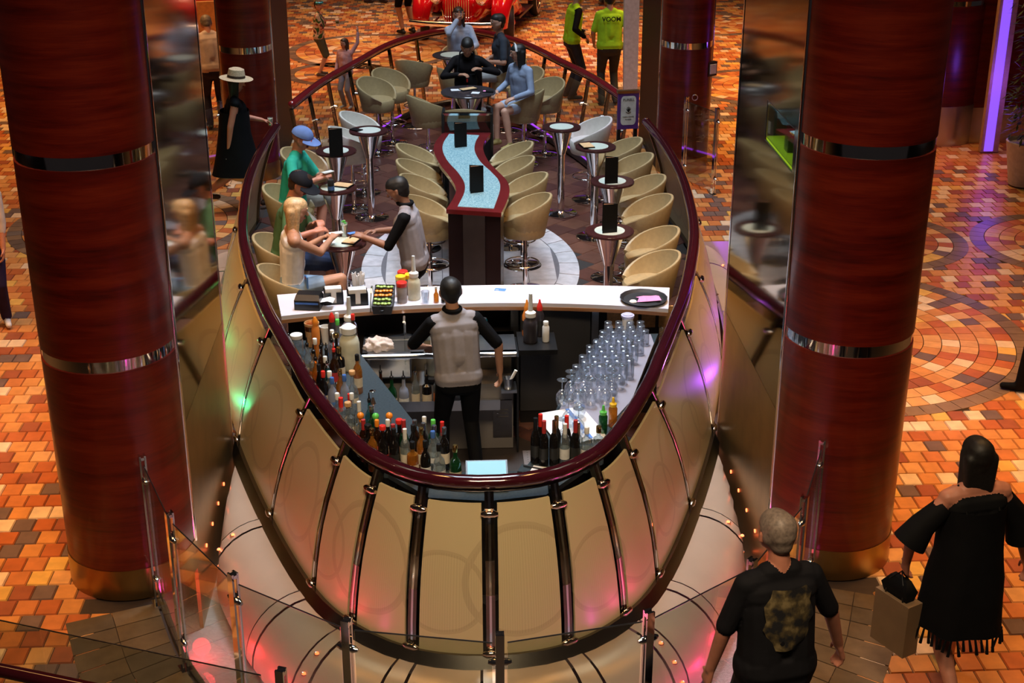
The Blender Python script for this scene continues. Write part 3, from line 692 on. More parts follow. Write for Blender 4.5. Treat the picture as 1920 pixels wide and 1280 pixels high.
barrier('glass_barrier', 'curved clear glass barrier in front of the beige bar panels', [(x*1.0, y-.06) for x, y in bal])
Rb = [at_y(1288,175,17.3), at_y(1346,195,16.7)]
barrier('glass_barrier', 'glass barrier with slim posts behind the seats by the wall panel column', [(Rb[0].x, Rb[0].y), (Rb[1].x, Rb[1].y)])
barrier('glass_barrier', 'glass barrier along the purple-lit pool behind the display case', [(3.22, 15.6), (3.22, 13.9), (3.22, 12.2), (3.22, 10.55)])
barrier('glass_barrier', 'glass barrier along the green-lit pool beside the woman in the straw hat', [(-3.22, 15.2), (-3.22, 13.7), (-3.22, 12.1), (-3.22, 10.55)])
barrier('glass_barrier', 'short glass gate panel at the bar entrance near the straw hat', [(-3.25, 16.9), (-2.95, 17.35)])
# foreground barrier and its hand rail, running off the frame
g0, g1 = at(-190,1105,1.1), at(526,1254,1.1)
barrier('glass_barrier', 'frameless glass barrier crossing the dark stone border in front of the pool', [(g0.x, g0.y), (g1.x, g1.y)], zt=1.10)
h0, h1 = at(-160,1222,1.1), at(190,1296,1.1)
t = thing('hand_rail', 'short glossy dark red hand rail on posts before the glass barrier', 'hand rail', (h0.x, h0.y, 0)); d = Vector((h1.x-h0.x, h1.y-h0.y, 0))
MB().tube([Vector((0,0,1.1))+d*(k/10) for k in range(11)], .035, 12).build('grip', M['rail_red'], t, smooth=60)
for k in (0.06, .98): MB().cyl(d*k, d*k+Vector((0,0,1.09)), .016).build('post', M['chrome'], t, smooth=True)
# ------------------------------------------------------------ counters inside the bar
def rx(y, d=0.0):                     # half width of the rail line at y
    for a, b in zip(RAIL_H, RAIL_H[1:]):
        if a[1] <= y <= b[1]: return a[0]+(b[0]-a[0])*(y-a[1])/(b[1]-a[1])-d
    return 0.0
ct = thing('bar_counter', 'white bowed bar counter top crossing the boat from rail to rail', 'counter', (0, 10.6, 0))
far_e = [(x, 10.83-.105*(x/1.4)**2) for x in [-1.58+3.16*k/16 for k in range(17)]]
near_e = [(x, 10.43-.17*(x/1.4)**2) for x in [-1.50+3.0*k/16 for k in range(17)]]
poly = [(x, y-10.6) for x, y in near_e]+[(x, y-10.6) for x, y in reversed(far_e)]
MB().prism(poly, 1.065, 1.10).build('top', M['counter_white'], ct)
MB().prism([(x, y-10.6-.004) for x, y in near_e]+[(x, y-10.6+.012) for x, y in reversed(near_e)], 1.04, 1.068).build('edge_strip', M['brown_wood'], ct)
bk = [(x, 10.76-.105*(x/1.4)**2) for x in [-1.50+3.0*k/16 for k in range(17)]]
MB().prism([(x, y-10.6) for x, y in bk]+[(x, y-10.6+.03) for x, y in reversed(bk)], 0.0, 1.066).build('guest_side_panel', M['dark_laminate'], ct)
MB().box(.28, -.14, 0, .34, .08, 1.06).build('upright', M['black'], ct)
MB().box(.36, -.10, .12, .92, -.07, 1.04).build('fridge_door', plain('fridge_grey', (0.035, 0.035, 0.038), .3, 0, .1, 3), ct)
MB().box(.36, -.08, 0, .92, -.05, .13).build('kick_plate', M['black'], ct)
MB().box(.93, -.12, 0, .985, .08, 1.06).build('upright', M['steel'], ct)
for k in range(4): MB().box(1.06+.14*k, -.06, .82, 1.17+.14*k, -.04, 1.0).build('niche_panel', M['cork'], ct)

un = thing('sink_unit', 'stainless sink and ice unit in front of the bartender', 'sink', (-.28, 10.0, 0))
MB().box(-.58, .08, 0, .56, .40, .56).build('body', plain('unit_grey', (0.24, 0.22, 0.21), .4, .3, .08, 5), un)
q = MB(); q.box(-.60, 0, .82, -.56, .42, .86); q.box(-.23, 0, .82, -.13, .42, .86); q.box(.29, .0, .82, .58, .42, .86); q.box(-.60, .36, .82, .58, .42, .86); q.box(-.60, 0, .82, .58, .05, .86); q.box(.12, .0, .82, .18, .42, .86)
q.build('deck', M['steel'], un)
MB().cyl((-.60, 0, .845), (.58, 0, .845), .022, n=10).build('front_roll', M['steel'], un, smooth=True)
q = MB(); q.box(-.56, .05, .64, -.23, .36, .65); q.box(-.56, .35, .64, -.23, .36, .83); q.box(-.57, .05, .64, -.56, .36, .83); q.box(-.24, .05, .64, -.23, .36, .83); q.build('basin', M['steel'], un)
MB().box(-.13, .05, .60, .29, .36, .62).build('ice_well', M['dark_steel'], un)
q = MB(); q.tube([(-.28,.38,.86),(-.28,.38,1.0),(-.28,.34,1.03),(-.28,.26,1.02)], .012, 8); q.build('tap', M['chrome'], un, smooth=True)
MB().cyl((-.28,.26,1.015), (-.28,.26,.66), .005, n=8).build('water_jet', M['glass_clear'], un)
MB().box(-.58, -.105, .425, .45, .08, .44).build('speed_rail', M['steel'], un); MB().box(-.58, -.11, .425, .45, -.105, .51).build('rail_lip', M['steel'], un)
MB().box(-.58, .37, .56, .56, .385, .82).build('splash_panel', plain('splash', (0.40, 0.34, 0.24), .35, .4, .06, 4), un)
MB().box(.46, -.10, .56, .58, .08, .58).build('tool_shelf', M['steel'], un); MB().box(.601, .03, .82, .90, .41, .86).build('side_shelf', M['black'], un)
MB().box(.40, .07, .1, .55, .082, .42).build('door', M['dark_steel'], un)
for k in range(3): MB().cyl((.43,.066,.34-.03*k), (.52,.066,.34-.03*k), .004, n=6).build('vent', M['chrome'], un)
MB().box(.585, .0, 0, .60, .40, .82).build('end_panel', M['black'], un)

def half_counter(sx, name, label, inner, topmat):
    ys = [8.02+.1*k for k in range(24)]
    out = [(sx*(rx(y)-.16), y) for y in ys if y < 10.25]
    t = thing(name, label, 'counter', (sx*.8, 9.0, 0))
    poly = [(x-sx*.8, y-9.0) for x, y in inner]+[(x-sx*.8, y-9.0) for x, y in out]
    MB().prism(poly, .865, .90).build('top', topmat, t)
    ins = [((x+sx*.05)-sx*.8, y-9.0) for x, y in inner]
    MB().prism([(x+sx*.0, y) for x, y in ins]+[(x+sx*.03, y) for x, y in reversed(ins)], 0, .866).build('front_panel', M['dark_laminate'], t)
    if sx < 0: MB().tube([(x-sx*.8, y-9.0, .883) for x, y in inner], .006, 6).build('edge_trim', M['steel'], t)
    return t
half_counter(-1, 'back_counter', 'dark slate back counter crowded with liquor bottles', [(-.95, 10.22), (-.90, 9.97), (-.30, 8.28), (-.20, 8.02)], M['slate_top'])
rc = half_counter(1, 'back_counter', 'slate back counter carrying upturned glasses on a drain mat', [(.98, 10.22), (.60, 9.2), (.36, 8.3), (.24, 8.02)], M['slate_top'])
fc_ = thing('front_counter', 'small slate counter tip under the hand rail with the blue screen', 'counter', (0, 7.85, 0))
MB().prism([(-.62,.16),(-.36,-.16),(0,-.22),(.36,-.16),(.62,.16),(.24,.16),(-.20,.16)], .865, .90).build('top', M['slate_top'], fc_)
MB().prism([(-.2,.12),(.24,.12),(.24,.15),(-.2,.15)], 0, .866).build('front_panel', M['dark_laminate'], fc_)
# drain mats on the glass side
mt = thing('drain_mat', 'perforated grey drain mat under the upturned glasses', 'mat', (1.0, 9.4, .90))
mp_ = [(.66, 9.25), (.46, 8.62), (.86, 8.62), (1.06, 9.0), (1.36, 10.0), (1.36, 10.18), (1.02, 10.18)]
MB().prism([(x-1.0, y-9.4) for x, y in mp_], 0.0, .012).build('mat_sheet', M['drain_mat'], mt)
# ------------------------------------------------------------ bottles
def bottle_mesh(prof): return MB().lathe(prof, 14)
KIND = {                      # body profile (radius, height), neck radius, shoulder height
 'tall':  [(.036,0),(.038,.01),(.038,.17),(.030,.20),(.014,.225),(.013,.285)],
 'round': [(.040,0),(.045,.015),(.045,.12),(.036,.155),(.016,.18),(.014,.25)],
 'square':[(.042,0),(.043,.01),(.043,.16),(.040,.18),(.016,.195),(.015,.255)],
 'slim':  [(.026,0),(.028,.01),(.028,.19),(.015,.235),(.012,.30)],
 'wine':  [(.035,0),(.036,.01),(.036,.18),(.026,.215),(.0135,.235),(.013,.31)],
}
KIND = {k: [(r*.86, z) for r, z in v] for k, v in KIND.items()}
CAPZ = {k: v[-1][1] for k, v in KIND.items()}
BR = {k: max(r for r, z in v)+.001 for k, v in KIND.items()}
RL = resample(RAIL, 400)
def rail_gap(p, curve=None):
    q = min(curve or RL, key=lambda c: (c.x-p.x)**2+(c.y-p.y)**2); return q, math.hypot(q.x-p.x, q.y-p.y)
def relax(items, fixed, edge, n=260):     # items [Vector, radius]: spread apart inside rail and counter edge
    for it in range(n):
        for i in range(len(items)):
            p, r = items[i]
            for j in range(i):
                q, r2 = items[j]; d = Vector((p.x-q.x, p.y-q.y, 0)); m = r+r2+.002
                if d.length < m:
                    u = d.normalized() if d.length > 1e-4 else Vector((math.cos(i), math.sin(i), 0)); k = (m-d.length)*.5; p += u*k; q -= u*k
            for (fx, fy, fr) in fixed:
                d = Vector((p.x-fx, p.y-fy, 0)); m = r+fr+.003
                if d.length < m: p += (d.normalized() if d.length > 1e-4 else Vector((0,1,0)))*(m-d.length)
            c, g = rail_gap(p); lim = r+.075
            if g < lim or abs(p.x) > abs(c.x)+.02:
                u = Vector((0-c.x, 9.3-c.y, 0)).normalized(); t_ = c+u*lim
                if (Vector((p.x, p.y, 0))-c).dot(u) < lim: p += u*(lim-(Vector((p.x, p.y, 0))-c).dot(u))*.6
            edge(p, r)
protos = {}; BOTS = []
def bottle(kind, glass, cap, lab, capstyle='screw'):
    key = (kind, glass, cap, lab, capstyle)
    if key in protos: return protos[key]
    t = bpy.data.objects.new('liquor_bottle', None); t.empty_display_size = .03
    prof = KIND[kind]; H_ = CAPZ[kind]; parts = []
    parts.append(('body', MB().lathe(prof, 14).mesh('body', M[glass], 40)))
    r = prof[2][0]
    parts.append(('label', MB().lathe([(r+.0008, .05),(r+.0008, prof[2][1]*.72)], 14, cap=False).mesh('label', M[lab], 40)))
    rn = prof[-1][0]
    if capstyle == 'screw': c = MB().lathe([(rn+.003, H_-.035),(rn+.004, H_-.03),(rn+.004, H_+.008),(rn+.002, H_+.011)], 12)
    elif capstyle == 'cork': c = MB().lathe([(rn, H_-.01),(rn, H_+.004),(rn+.010, H_+.006),(rn+.011, H_+.03),(rn+.008, H_+.034)], 12)
    elif capstyle == 'ball': c = MB().lathe([(rn, H_-.01),(rn, H_+.012)], 10); c.sphere((0,0,H_+.034), .024, 12, 8)
    elif capstyle == 'foil': c = MB().lathe([(rn+.002, H_-.09),(rn+.003, H_-.08),(rn+.003, H_+.006)], 12)
    else: c = MB().lathe([(rn+.001, H_-.01),(rn+.003, H_+.012),(.006, H_+.02),(.004, H_+.055),(.003, H_+.06)], 10)   # pourer
    parts.append(('cap', c.mesh('cap', M[cap], 40)))
    protos[key] = parts; return parts
COLN = {'bottle_clear':'clear','bottle_green':'green','bottle_brown':'brown','bottle_amber':'amber','bottle_blue':'teal blue','bottle_dark':'black','bottle_frost':'frosted'}
CAPN = {'red_plastic':'red','white_plastic':'white','black':'black','cork':'cork','gold':'gold','blue_plastic':'blue','orange_plastic':'orange','chrome':'chrome','green_plastic':'green','steel':'grey','label_red':'dark red','yellow_plastic':'yellow','copper':'copper'}
STYN = {'screw':'cap','cork':'stopper','ball':'ball stopper','foil':'foil neck','pour':'pourer'}
def put_bottle(px, py, kind, glass, cap, lab='label_cream', style='screw', zb=.90, where='on the slate counter', pos=None):
    H_ = CAPZ[kind]+(.034 if style in ('cork','ball') else .012 if style != 'pour' else .06)
    p = at(px, py, zb+H_) if pos is None else Vector(pos)
    t = thing('liquor_bottle', '%s %s bottle with %s %s %s' % ({'tall':'straight','round':'round-shouldered','square':'broad','slim':'slender','wine':'wine-shaped'}[kind], COLN[glass], CAPN[cap], STYN[style], where), 'bottle', (p.x, p.y, zb), random.random()*6, 'liquor bottles')
    for n_, me in bottle(kind, glass, cap, lab, style): inst(n_, me, t)
    BOTS.append((t, CAPN[cap]+' '+STYN[style], p.x, p.y)); return t
# (pixel of the cap, kind, glass, cap, label, style)
B = [(632,598,'round','bottle_clear','green_plastic','label_white','screw'),(650,588,'round','bottle_brown','white_plastic','label_red','screw'),(668,586,'tall','bottle_brown','red_plastic','label_red','screw'),
 (578,645,'tall','bottle_clear','black','label_cream','pour'),(590,634,'round','bottle_amber','white_plastic','label_cream','screw'),(602,644,'tall','bottle_clear','black','label_orange','pour'),(622,636,'slim','bottle_clear','black','label_white','pour'),
 (624,620,'round','bottle_frost','white_plastic','label_blue','screw'),(640,613,'round','bottle_frost','white_plastic','label_blue','screw'),(645,626,'square','bottle_frost','white_plastic','label_blue','screw'),(630,630,'tall','bottle_dark','gold','label_red','cork'),
 (585,655,'square','bottle_clear','black','label_orange','pour'),(604,648,'wine','bottle_brown','black','label_black','pour'),(614,652,'slim','bottle_dark','black','label_blue','pour'),(620,655,'tall','bottle_brown','red_plastic','label_red','pour'),(635,650,'square','bottle_dark','gold','label_cream','screw'),
 (587,670,'tall','bottle_amber','black','label_orange','pour'),(593,683,'slim','bottle_dark','black','label_orange','screw'),(606,668,'tall','bottle_dark','white_plastic','label_cream','screw'),(614,677,'slim','bottle_blue','chrome','label_black','screw'),(602,695,'tall','bottle_dark','red_plastic','label_cream','screw'),
 (616,696,'square','bottle_clear','white_plastic','label_blue','screw'),(637,692,'tall','bottle_amber','gold','label_cream','screw'),(645,702,'tall','bottle_frost','blue_plastic','label_blue','screw'),(622,707,'tall','bottle_frost','blue_plastic','label_blue','screw'),(660,700,'round','bottle_clear','cork','label_cream','cork'),
 (669,664,'tall','bottle_amber','black','label_cream','screw'),(632,738,'round','bottle_clear','white_plastic','label_white','screw'),(635,744,'square','bottle_clear','red_plastic','label_white','foil'),(655,733,'tall','bottle_clear','white_plastic','label_black','screw'),(656,740,'round','bottle_clear','red_plastic','label_white','foil'),
 (669,751,'tall','bottle_clear','white_plastic','label_cream','foil'),(645,763,'square','bottle_clear','cork','label_cream','cork'),(676,773,'square','bottle_clear','black','label_white','screw'),(692,748,'tall','bottle_blue','black','label_black','pour'),(696,760,'wine','bottle_green','steel','label_black','screw'),
 (670,803,'round','bottle_clear','orange_plastic','label_cream','ball'),(700,792,'round','bottle_blue','green_plastic','label_blue','ball'),(730,785,'round','bottle_clear','orange_plastic','label_cream','ball'),(680,808,'tall','bottle_brown','label_red','label_cream','foil'),(709,802,'tall','bottle_brown','orange_plastic','label_red','screw'),
 (716,813,'square','bottle_dark','red_plastic','label_red','cork'),(710,820,'tall','bottle_dark','white_plastic','label_cream','screw'),(694,824,'square','bottle_dark','black','label_black','cork'),(708,829,'tall','bottle_amber','gold','label_cream','screw'),(727,824,'tall','bottle_dark','red_plastic','label_red','cork'),
 (746,813,'tall','bottle_dark','label_red','label_cream','foil'),(757,797,'wine','bottle_green','label_red','label_cream','foil'),(747,832,'tall','bottle_clear','white_plastic','label_cream','foil'),(722,838,'tall','bottle_dark','black','label_black','screw'),(775,847,'tall','bottle_brown','steel','label_cream','screw'),
 (803,834,'slim','bottle_clear','white_plastic','label_white','screw'),(829,846,'slim','bottle_clear','red_plastic','label_white','foil'),(770,864,'tall','bottle_dark','black','label_black','screw'),(794,876,'tall','bottle_amber','gold','label_cream','screw'),(816,874,'tall','bottle_dark','steel','label_cream','screw'),
 (823,865,'tall','bottle_dark','steel','label_black','screw'),(846,880,'round','bottle_green','green_plastic','label_cream','screw'),(798,870,'round','bottle_clear','steel','label_white','screw'),(824,871,'round','bottle_clear','blue_plastic','label_white','screw')]
taken = []
FIX = [(at(657,690,.90).x, at(657,690,.90).y, .078), (-.97,10.10,.058), (-1.26,10.12,.06), (-1.16,10.16,.045), (-1.36,9.92,.052), (-1.22,9.98,.034), (-1.10,10.06,.034), (at(699,737,.98).x, at(699,737,.98).y, .026), (at(774,822,.98).x, at(774,822,.98).y, .026)]
def left_edge(p, r):
    xin = -(.22+max(0, p.y-8.05)*.347)-r-.004
    if p.x > xin: p.x = xin
    p.y = max(8.06, min(10.16, p.y))
its = [[at(q_[0], q_[1], .90+CAPZ[q_[2]]+.012), BR[q_[2]]] for q_ in B]
relax(its, FIX, left_edge)
for q_, (p, r) in zip(B, its): taken.append((p.x, p.y)); put_bottle(0, 0, *q_[2:], pos=(p.x, p.y, 0))
# few bottles on the tip, seen through the gap under the rail
for (x, y, k, g, c, l) in ((-.46,7.93,'square','bottle_amber','black','label_cream'),(-.38,7.88,'tall','bottle_dark','black','label_white'),(-.295,7.90,'round','bottle_clear','black','label_white'),(-.195,7.88,'round','bottle_green','gold','label_cream')):
    put_bottle(0, 0, k, g, c, l, pos=(x, y, 0), where='on the counter tip under the rail')
# glass side bottles
GB = ((1077,806,'round','bottle_clear','copper','label_white','foil'),(1090,804,'square','bottle_clear','white_plastic','label_white','screw'),(1114,800,'square','bottle_clear','gold','label_white','screw'),(1046,849,'wine','bottle_dark','copper','label_black','foil'),
      (1064,842,'wine','bottle_dark','gold','label_black','foil'),(1043,858,'wine','bottle_dark','label_red','label_black','foil'),(1062,852,'wine','bottle_dark','red_plastic','label_black','foil'),(1078,848,'tall','bottle_clear','white_plastic','label_white','foil'),(1097,844,'wine','bottle_dark','label_red','label_black','foil'),(1023,867,'wine','bottle_dark','red_plastic','label_black','foil'),(993,868,'wine','bottle_dark','black','label_black','foil'))
def right_edge(p, r):
    xin = .26+max(0, p.y-8.05)*.36+r+.004
    if p.x < xin: p.x = xin
    p.y = max(8.08, min(8.75, p.y))
its = [[at(q_[0], q_[1], .90+CAPZ[q_[2]]+.012), BR[q_[2]]] for q_ in GB]
relax(its, [(.88,8.62,.033),(.80,8.50,.033),(.30,8.0,.06)], right_edge)
for q_, (p, r) in zip(GB, its): taken.append((p.x, p.y)); put_bottle(0, 0, *q_[2:], pos=(p.x, p.y, 0), where='on the glass-side counter')
taken += [(.88,8.62),(.80,8.50)]
# speed rail bottles
for k, (px, g, c, l, kd) in enumerate(((715,'bottle_brown','black','label_red','slim'),(735,'bottle_green','black','label_cream','round'),(757,'bottle_frost','black','label_white','round'),(779,'bottle_clear','chrome','label_cream','tall'),(800,'bottle_dark','black','label_cream','square'),(820,'bottle_clear','black','label_orange','tall'))):
    p = at(px, 705, .66); put_bottle(0, 0, kd, g, c, l, 'pour', zb=.44, pos=(p.x, 9.945, 0), where='in the speed rail below the sink')
# ------------------------------------------------------------ juice jugs, cans, condiments and tools
def lathe_thing(name, label, cat, p, parts, group=None, rz=0):
    t = thing(name, label, cat, p, rz, group)
    for (n_, prof, mt_) in parts: MB().lathe(prof, 16).build(n_, M[mt_], t, smooth=40)
    return t
def jug(px, py, z, label, liquid, scale=1.0, lid='white_plastic', spout=True):
    p = at(px, py, z) if not isinstance(px, Vector) else px; s = scale
    t = lathe_thing('store_pour_jug', label, 'jug', (p.x, p.y, z), [('body', [(.05*s,0),(.056*s,.01*s),(.056*s,.15*s),(.05*s,.18*s),(.034*s,.20*s),(.034*s,.215*s)], liquid), ('collar', [(.040*s,.21*s),(.042*s,.212*s),(.042*s,.245*s),(.018*s,.262*s)], lid)], 'juice jugs')
    if spout: MB().lathe([(.020*s,.255*s),(.018*s,.30*s),(.014*s,.40*s),(.010*s,.40*s)], 12).build('spout', M['cloud_plastic'], t, smooth=40)
    return t
jug(657,690,.90,'large open-necked white plastic jug between the liquor bottles','liquid_cream',1.35,spout=False)
jug(Vector((-.97,10.10,0)),0,.90,'pale pink pour jug with tall spout beside the soda bottles','lavender_plastic')
jug(Vector((-.34,10.16,0)),0,.62,'white pour jug with a green rim standing in the ice well','liquid_cream',.95)
jug(Vector((-.235,10.275,0)),0,.62,'wide white jug lying half behind in the ice well','cloud_plastic',1.1,spout=False)
jug(Vector((.42,10.20,0)),0,.862,'dark syrup pour jug with white spout at the end of the sink','liquid_dark')
p = at(777,560,1.1); jug(p,0,1.10,'pale green pour jug with tall white spout on the white counter','liquid_cream',.9)
for k, (px, py, cp, lb) in enumerate(((756,545,'red_plastic','spice tub with red lid against the bottom row of tubs'),(752,556,'yellow_plastic','spice tub with yellow lid between two red lids'),(754,570,'red_plastic','spice tub with red lid standing before the yellow lid'),(769,556,'yellow_plastic','spice tub with yellow lid half hidden by the pour jug'))):
    p = at(px, py, 1.1); lathe_thing('spice_tub', lb, 'jar', (p.x, p.y+.02*k, 1.10), [('body', [(.038,0),(.04,.006),(.04,.13),(.034,.14)],'liquid_grey'),('lid', [(.040,.135),(.042,.138),(.042,.168),(.038,.172)], cp)], 'spice tubs')
for (px, py, cp, lq, lb) in ((960,575,'orange_plastic','liquid_orange','orange-topped squeeze bottle at the counter edge'),(982,575,'red_plastic','liquid_dark','red-topped squeeze bottle at the counter edge')):
    lathe_thing('squeeze_bottle', lb, 'bottle', (.40 if px == 960 else .50, 10.33, .862), [('body', [(.035,0),(.037,.01),(.037,.17),(.022,.21)], lq), ('cap', [(.022,.21),(.023,.24),(.012,.27),(.006,.30)], cp), ('label', [(.0376,.05),(.0376,.13)], 'label_black')], 'squeeze bottles')
lathe_thing('pill_bottle', 'small white plastic bottle beside the dark syrup jug', 'bottle', (.54, 10.20, .862), [('body', [(.026,0),(.028,.01),(.028,.12),(.018,.14)],'white_plastic'),('cap',[(.021,.14),(.021,.165),(.019,.168)],'white_plastic')])
for i, (x, lb) in enumerate(((-.40,'orange and black drink can next to the sink tap'),(-.33,'orange and black drink can beside its twin'),)):
    lathe_thing('drink_can', lb, 'can', (x+.18, 10.39, .862), [('body', [(.028,0),(.033,.01),(.033,.105),(.027,.12)],'label_black'),('band', [(.0335,.05),(.0335,.10)],'label_orange'),('lid', [(.026,.119),(.026,.122)],'steel')], 'drink cans')
lathe_thing('drink_can', 'yellow drink can behind the white pour jug', 'can', (-.02, 10.39, .862), [('body', [(.028,0),(.033,.01),(.033,.105),(.027,.12)],'yellow_plastic'),('lid', [(.026,.119),(.026,.122)],'steel')], 'drink cans')
lathe_thing('drink_can', 'teal green drink can by the cocktail shaker', 'can', (.06, 10.40, .862), [('body', [(.028,0),(.033,.01),(.033,.105),(.027,.12)],'bottle_blue'),('lid', [(.026,.119),(.026,.122)],'steel')], 'drink cans')
lathe_thing('cocktail_shaker', 'tall steel cocktail shaker behind the bartender at the sink', 'shaker', (-.045, 10.20, .62), [('tin', [(.034,0),(.036,.01),(.046,.25),(.043,.28)],'steel'),('cap', [(.044,.275),(.03,.32),(.022,.325)],'chrome')])
for (px, py, lb) in ((699,737,'steel and copper jigger on the slate counter beside a blue bottle'),(774,822,'steel and copper jigger near the green wine bottle')):
    p = at(px, py, .98); lathe_thing('jigger', lb, 'jigger', (p.x, p.y, .90), [('cup', [(.007,.05),(.024,.098),(.022,.098),(.004,.055)],'chrome'),('foot', [(.019,0),(.007,.048),(.007,.052)],'copper')], 'jiggers')
p = at(672,635,1.0); p = Vector((-.76, 10.12, .862))
t = thing('bar_towel', 'crumpled white cloth draped on the corner of the sink', 'towel', p)
bm_ = bmesh.new(); bmesh.ops.create_icosphere(bm_, subdivisions=4, radius=1.0)
for v in bm_.verts:
    n_ = math.sin(v.co.x*9+v.co.y*5)*.12+math.sin(v.co.y*13-v.co.x*7)*.09+math.sin(v.co.z*17+v.co.x*11)*.06
    v.co *= 1+n_; v.co = Vector((v.co.x*.11, v.co.y*.08, max(0, v.co.z*.07+.02)))
me = bpy.data.meshes.new('cloth'); bm_.to_mesh(me); bm_.free(); me.materials.append(plain('towel', (.62,.52,.46), .9, 0, .1)); me.polygons.foreach_set('use_smooth', [True]*len(me.polygons)); inst('cloth', me, t)
p = at(931,700,.62); t = lathe_thing('mixing_tin', 'open steel tin with a muddler on the tool shelf', 'tin', (.235, 9.95, .58), [('tin', [(.03,0),(.032,.005),(.04,.09),(.037,.09),(.028,.012)],'steel')])
MB().cyl((0,0,.03),(.06,.0,.15),.010,.013).build('muddler', M['white_plastic'], t, smooth=True)
# things on the white counter
p = at(938,543,1.1); t = thing('key_card', 'small blue plastic card lying on the white counter', 'card', (p.x, p.y, 1.10), R(-15)); MB().box(-.045,-.028,0,.045,.028,.002).build('card', M['blue_card'], t); MB().box(-.035,-.02,.002,-.01,-.012,.0026).build('print', M['paper'], t)
p = at(1240,568,1.1); p = Vector((1.33, 10.42, 1.10))
t = lathe_thing('serving_tray', 'round dark non-slip serving tray at the counter end', 'tray', (p.x, p.y, 1.10), [('tray', [(.15,0),(.165,.004),(.19,.03),(.183,.032),(.16,.010),(0.001,.010)],'black_rubber')])
t = thing('napkin', 'crumpled pink paper napkin on the round tray', 'napkin', (p.x+.03, p.y-.02, 1.112)); q = MB(); q.loft([[(-.09,-.04,.0),(-.02,-.06,.012),(.05,-.045,.01),(.10,-.06,.02)],[(-.07,0,.02),(-.02,.0,.03),(.04,.0,.022),(.09,.01,.03)],[(-.09,.05,.008),(-.03,.045,.02),(.03,.055,.014),(.07,.05,.02)]], closed=False); q.build('sheet', M['pink_paper'], t)
lathe_thing('sample_dish', 'pale little dish beside the pink napkin on the tray', 'dish', (p.x-.09, p.y-.05, 1.11), [('cap', [(.028,0),(.030,.004),(.024,.012),(.001,.012)],'white_plastic')])
for (x, y, w_, lb) in ((-.925,10.47,.10,'black napkin holder filled with white napkins beside the straws'),(-1.115,10.50,.09,'low black caddy of white slips next to the napkin holder')):
    t = thing('napkin_holder', lb, 'napkin holder', (x, y, 1.10), R(8)); q = MB(); q.box(-w_/2-.03,-.05,0,w_/2+.03,.05,.01); q.box(-w_/2-.03,-.05,0,-.02,-.042,.10); q.box(.02,-.05,0,w_/2+.03,-.042,.10); q.box(-w_/2-.03,.042,0,w_/2+.03,.05,.11); q.box(-w_/2-.03,-.05,0,-w_/2-.022,.05,.10); q.box(w_/2+.022,-.05,0,w_/2+.03,.05,.10)
    q.build('holder', M['black'], t); MB().box(-w_/2-.018,-.038,.01,w_/2+.018,.038,.13).build('napkin_stack', M['paper'], t)
p = Vector((-.93, 10.61, 1.10)); t = thing('straw_holder', 'clear cup packed with white paper straws on the white counter', 'straw holder', p)
MB().lathe([(.05,0),(.055,.01),(.062,.12),(.059,.12),(.05,.012)], 14).build('cup', M['tumbler'], t, smooth=40)
for k in range(34):
    a = random.random()*6.28; r_ = math.sqrt(random.random())*.045; c = Vector((r_*math.cos(a), r_*math.sin(a), 0)); MB().cyl(c*.8+Vector((0,0,.012)), c*1.35+Vector((0,0,.19+random.random()*.02)), .0042, n=6).build('straw', M['paper'], t)
p = at(738,580,1.1); t = thing('garnish_caddy', 'black garnish tray with lime and orange wedges in five compartments', 'garnish tray', (p.x-.075, p.y+.03, 1.10), R(-4))
q = MB(); q.loft([[(-.07,-.13,0),(.07,-.13,0),(.07,.13,0),(-.07,.13,0)],[(-.08,-.14,.07),(.08,-.14,.07),(.08,.14,.14),(-.08,.14,.14)]]); q.build('tray', M['black_rubber'], t)
for k in range(5):
    yy = -.115+.055*k; zz = .07+.07*(yy+.14)/.28
    q = MB(); q.box(-.075, yy+.024, zz-.02, .075, yy+.028, zz+.016); q.build('divider', M['dark_steel'], t)
    for j in range(5):
        MB().sphere((-.055+.027*j+random.uniform(-.005,.005), yy+random.uniform(-.008,.008), zz+.008), .017, 8, 5, (1, 1, .6)).build('fruit_wedge', M['orange_plastic'] if k in (2,3) and k == 2 or k == 3 else plain('lime', (.30,.45,.10), .4) if 'lime' not in M else M['lime'], t, smooth=True)
MB().lathe([(.018,0),(.018,.012),(.012,.014)], 12).build('knob', M['black'], t, loc=(0,-.145,.03))
q = MB(); q.tube([(-.09,.14-.28*k/10,.02+.16*math.sin(math.pi*k/10)) for k in range(11)], .006, 6); q.build('splash_guard', M['glass_smoke'], t)
p = at(798,568,1.1)
GL = [(.026,0),(.034,.10),(.032,.10),(.024,.01),(.001,.01)]
lathe_thing('rocks_glass', 'empty clear tumbler on the white counter by the pour jug', 'glass', (p.x, p.y, 1.10), [('glass', GL,'tumbler')])
p = at(818,567,1.1); lathe_thing('bitters_bottle', 'little amber bitters bottle on the white counter', 'bottle', (p.x, p.y, 1.10), [('body', [(.020,0),(.021,.008),(.021,.07),(.009,.09),(.009,.12)],'bottle_amber'),('cap', [(.011,.118),(.011,.135)],'white_plastic')])
lathe_thing('bitters_bottle', 'tiny dark dropper bottle hidden beside the bartender head', 'bottle', (p.x+.055, p.y-.01, 1.10), [('body', [(.016,0),(.017,.006),(.017,.05),(.008,.06)],'bottle_dark'),('cap', [(.010,.058),(.010,.08)],'label_orange')])
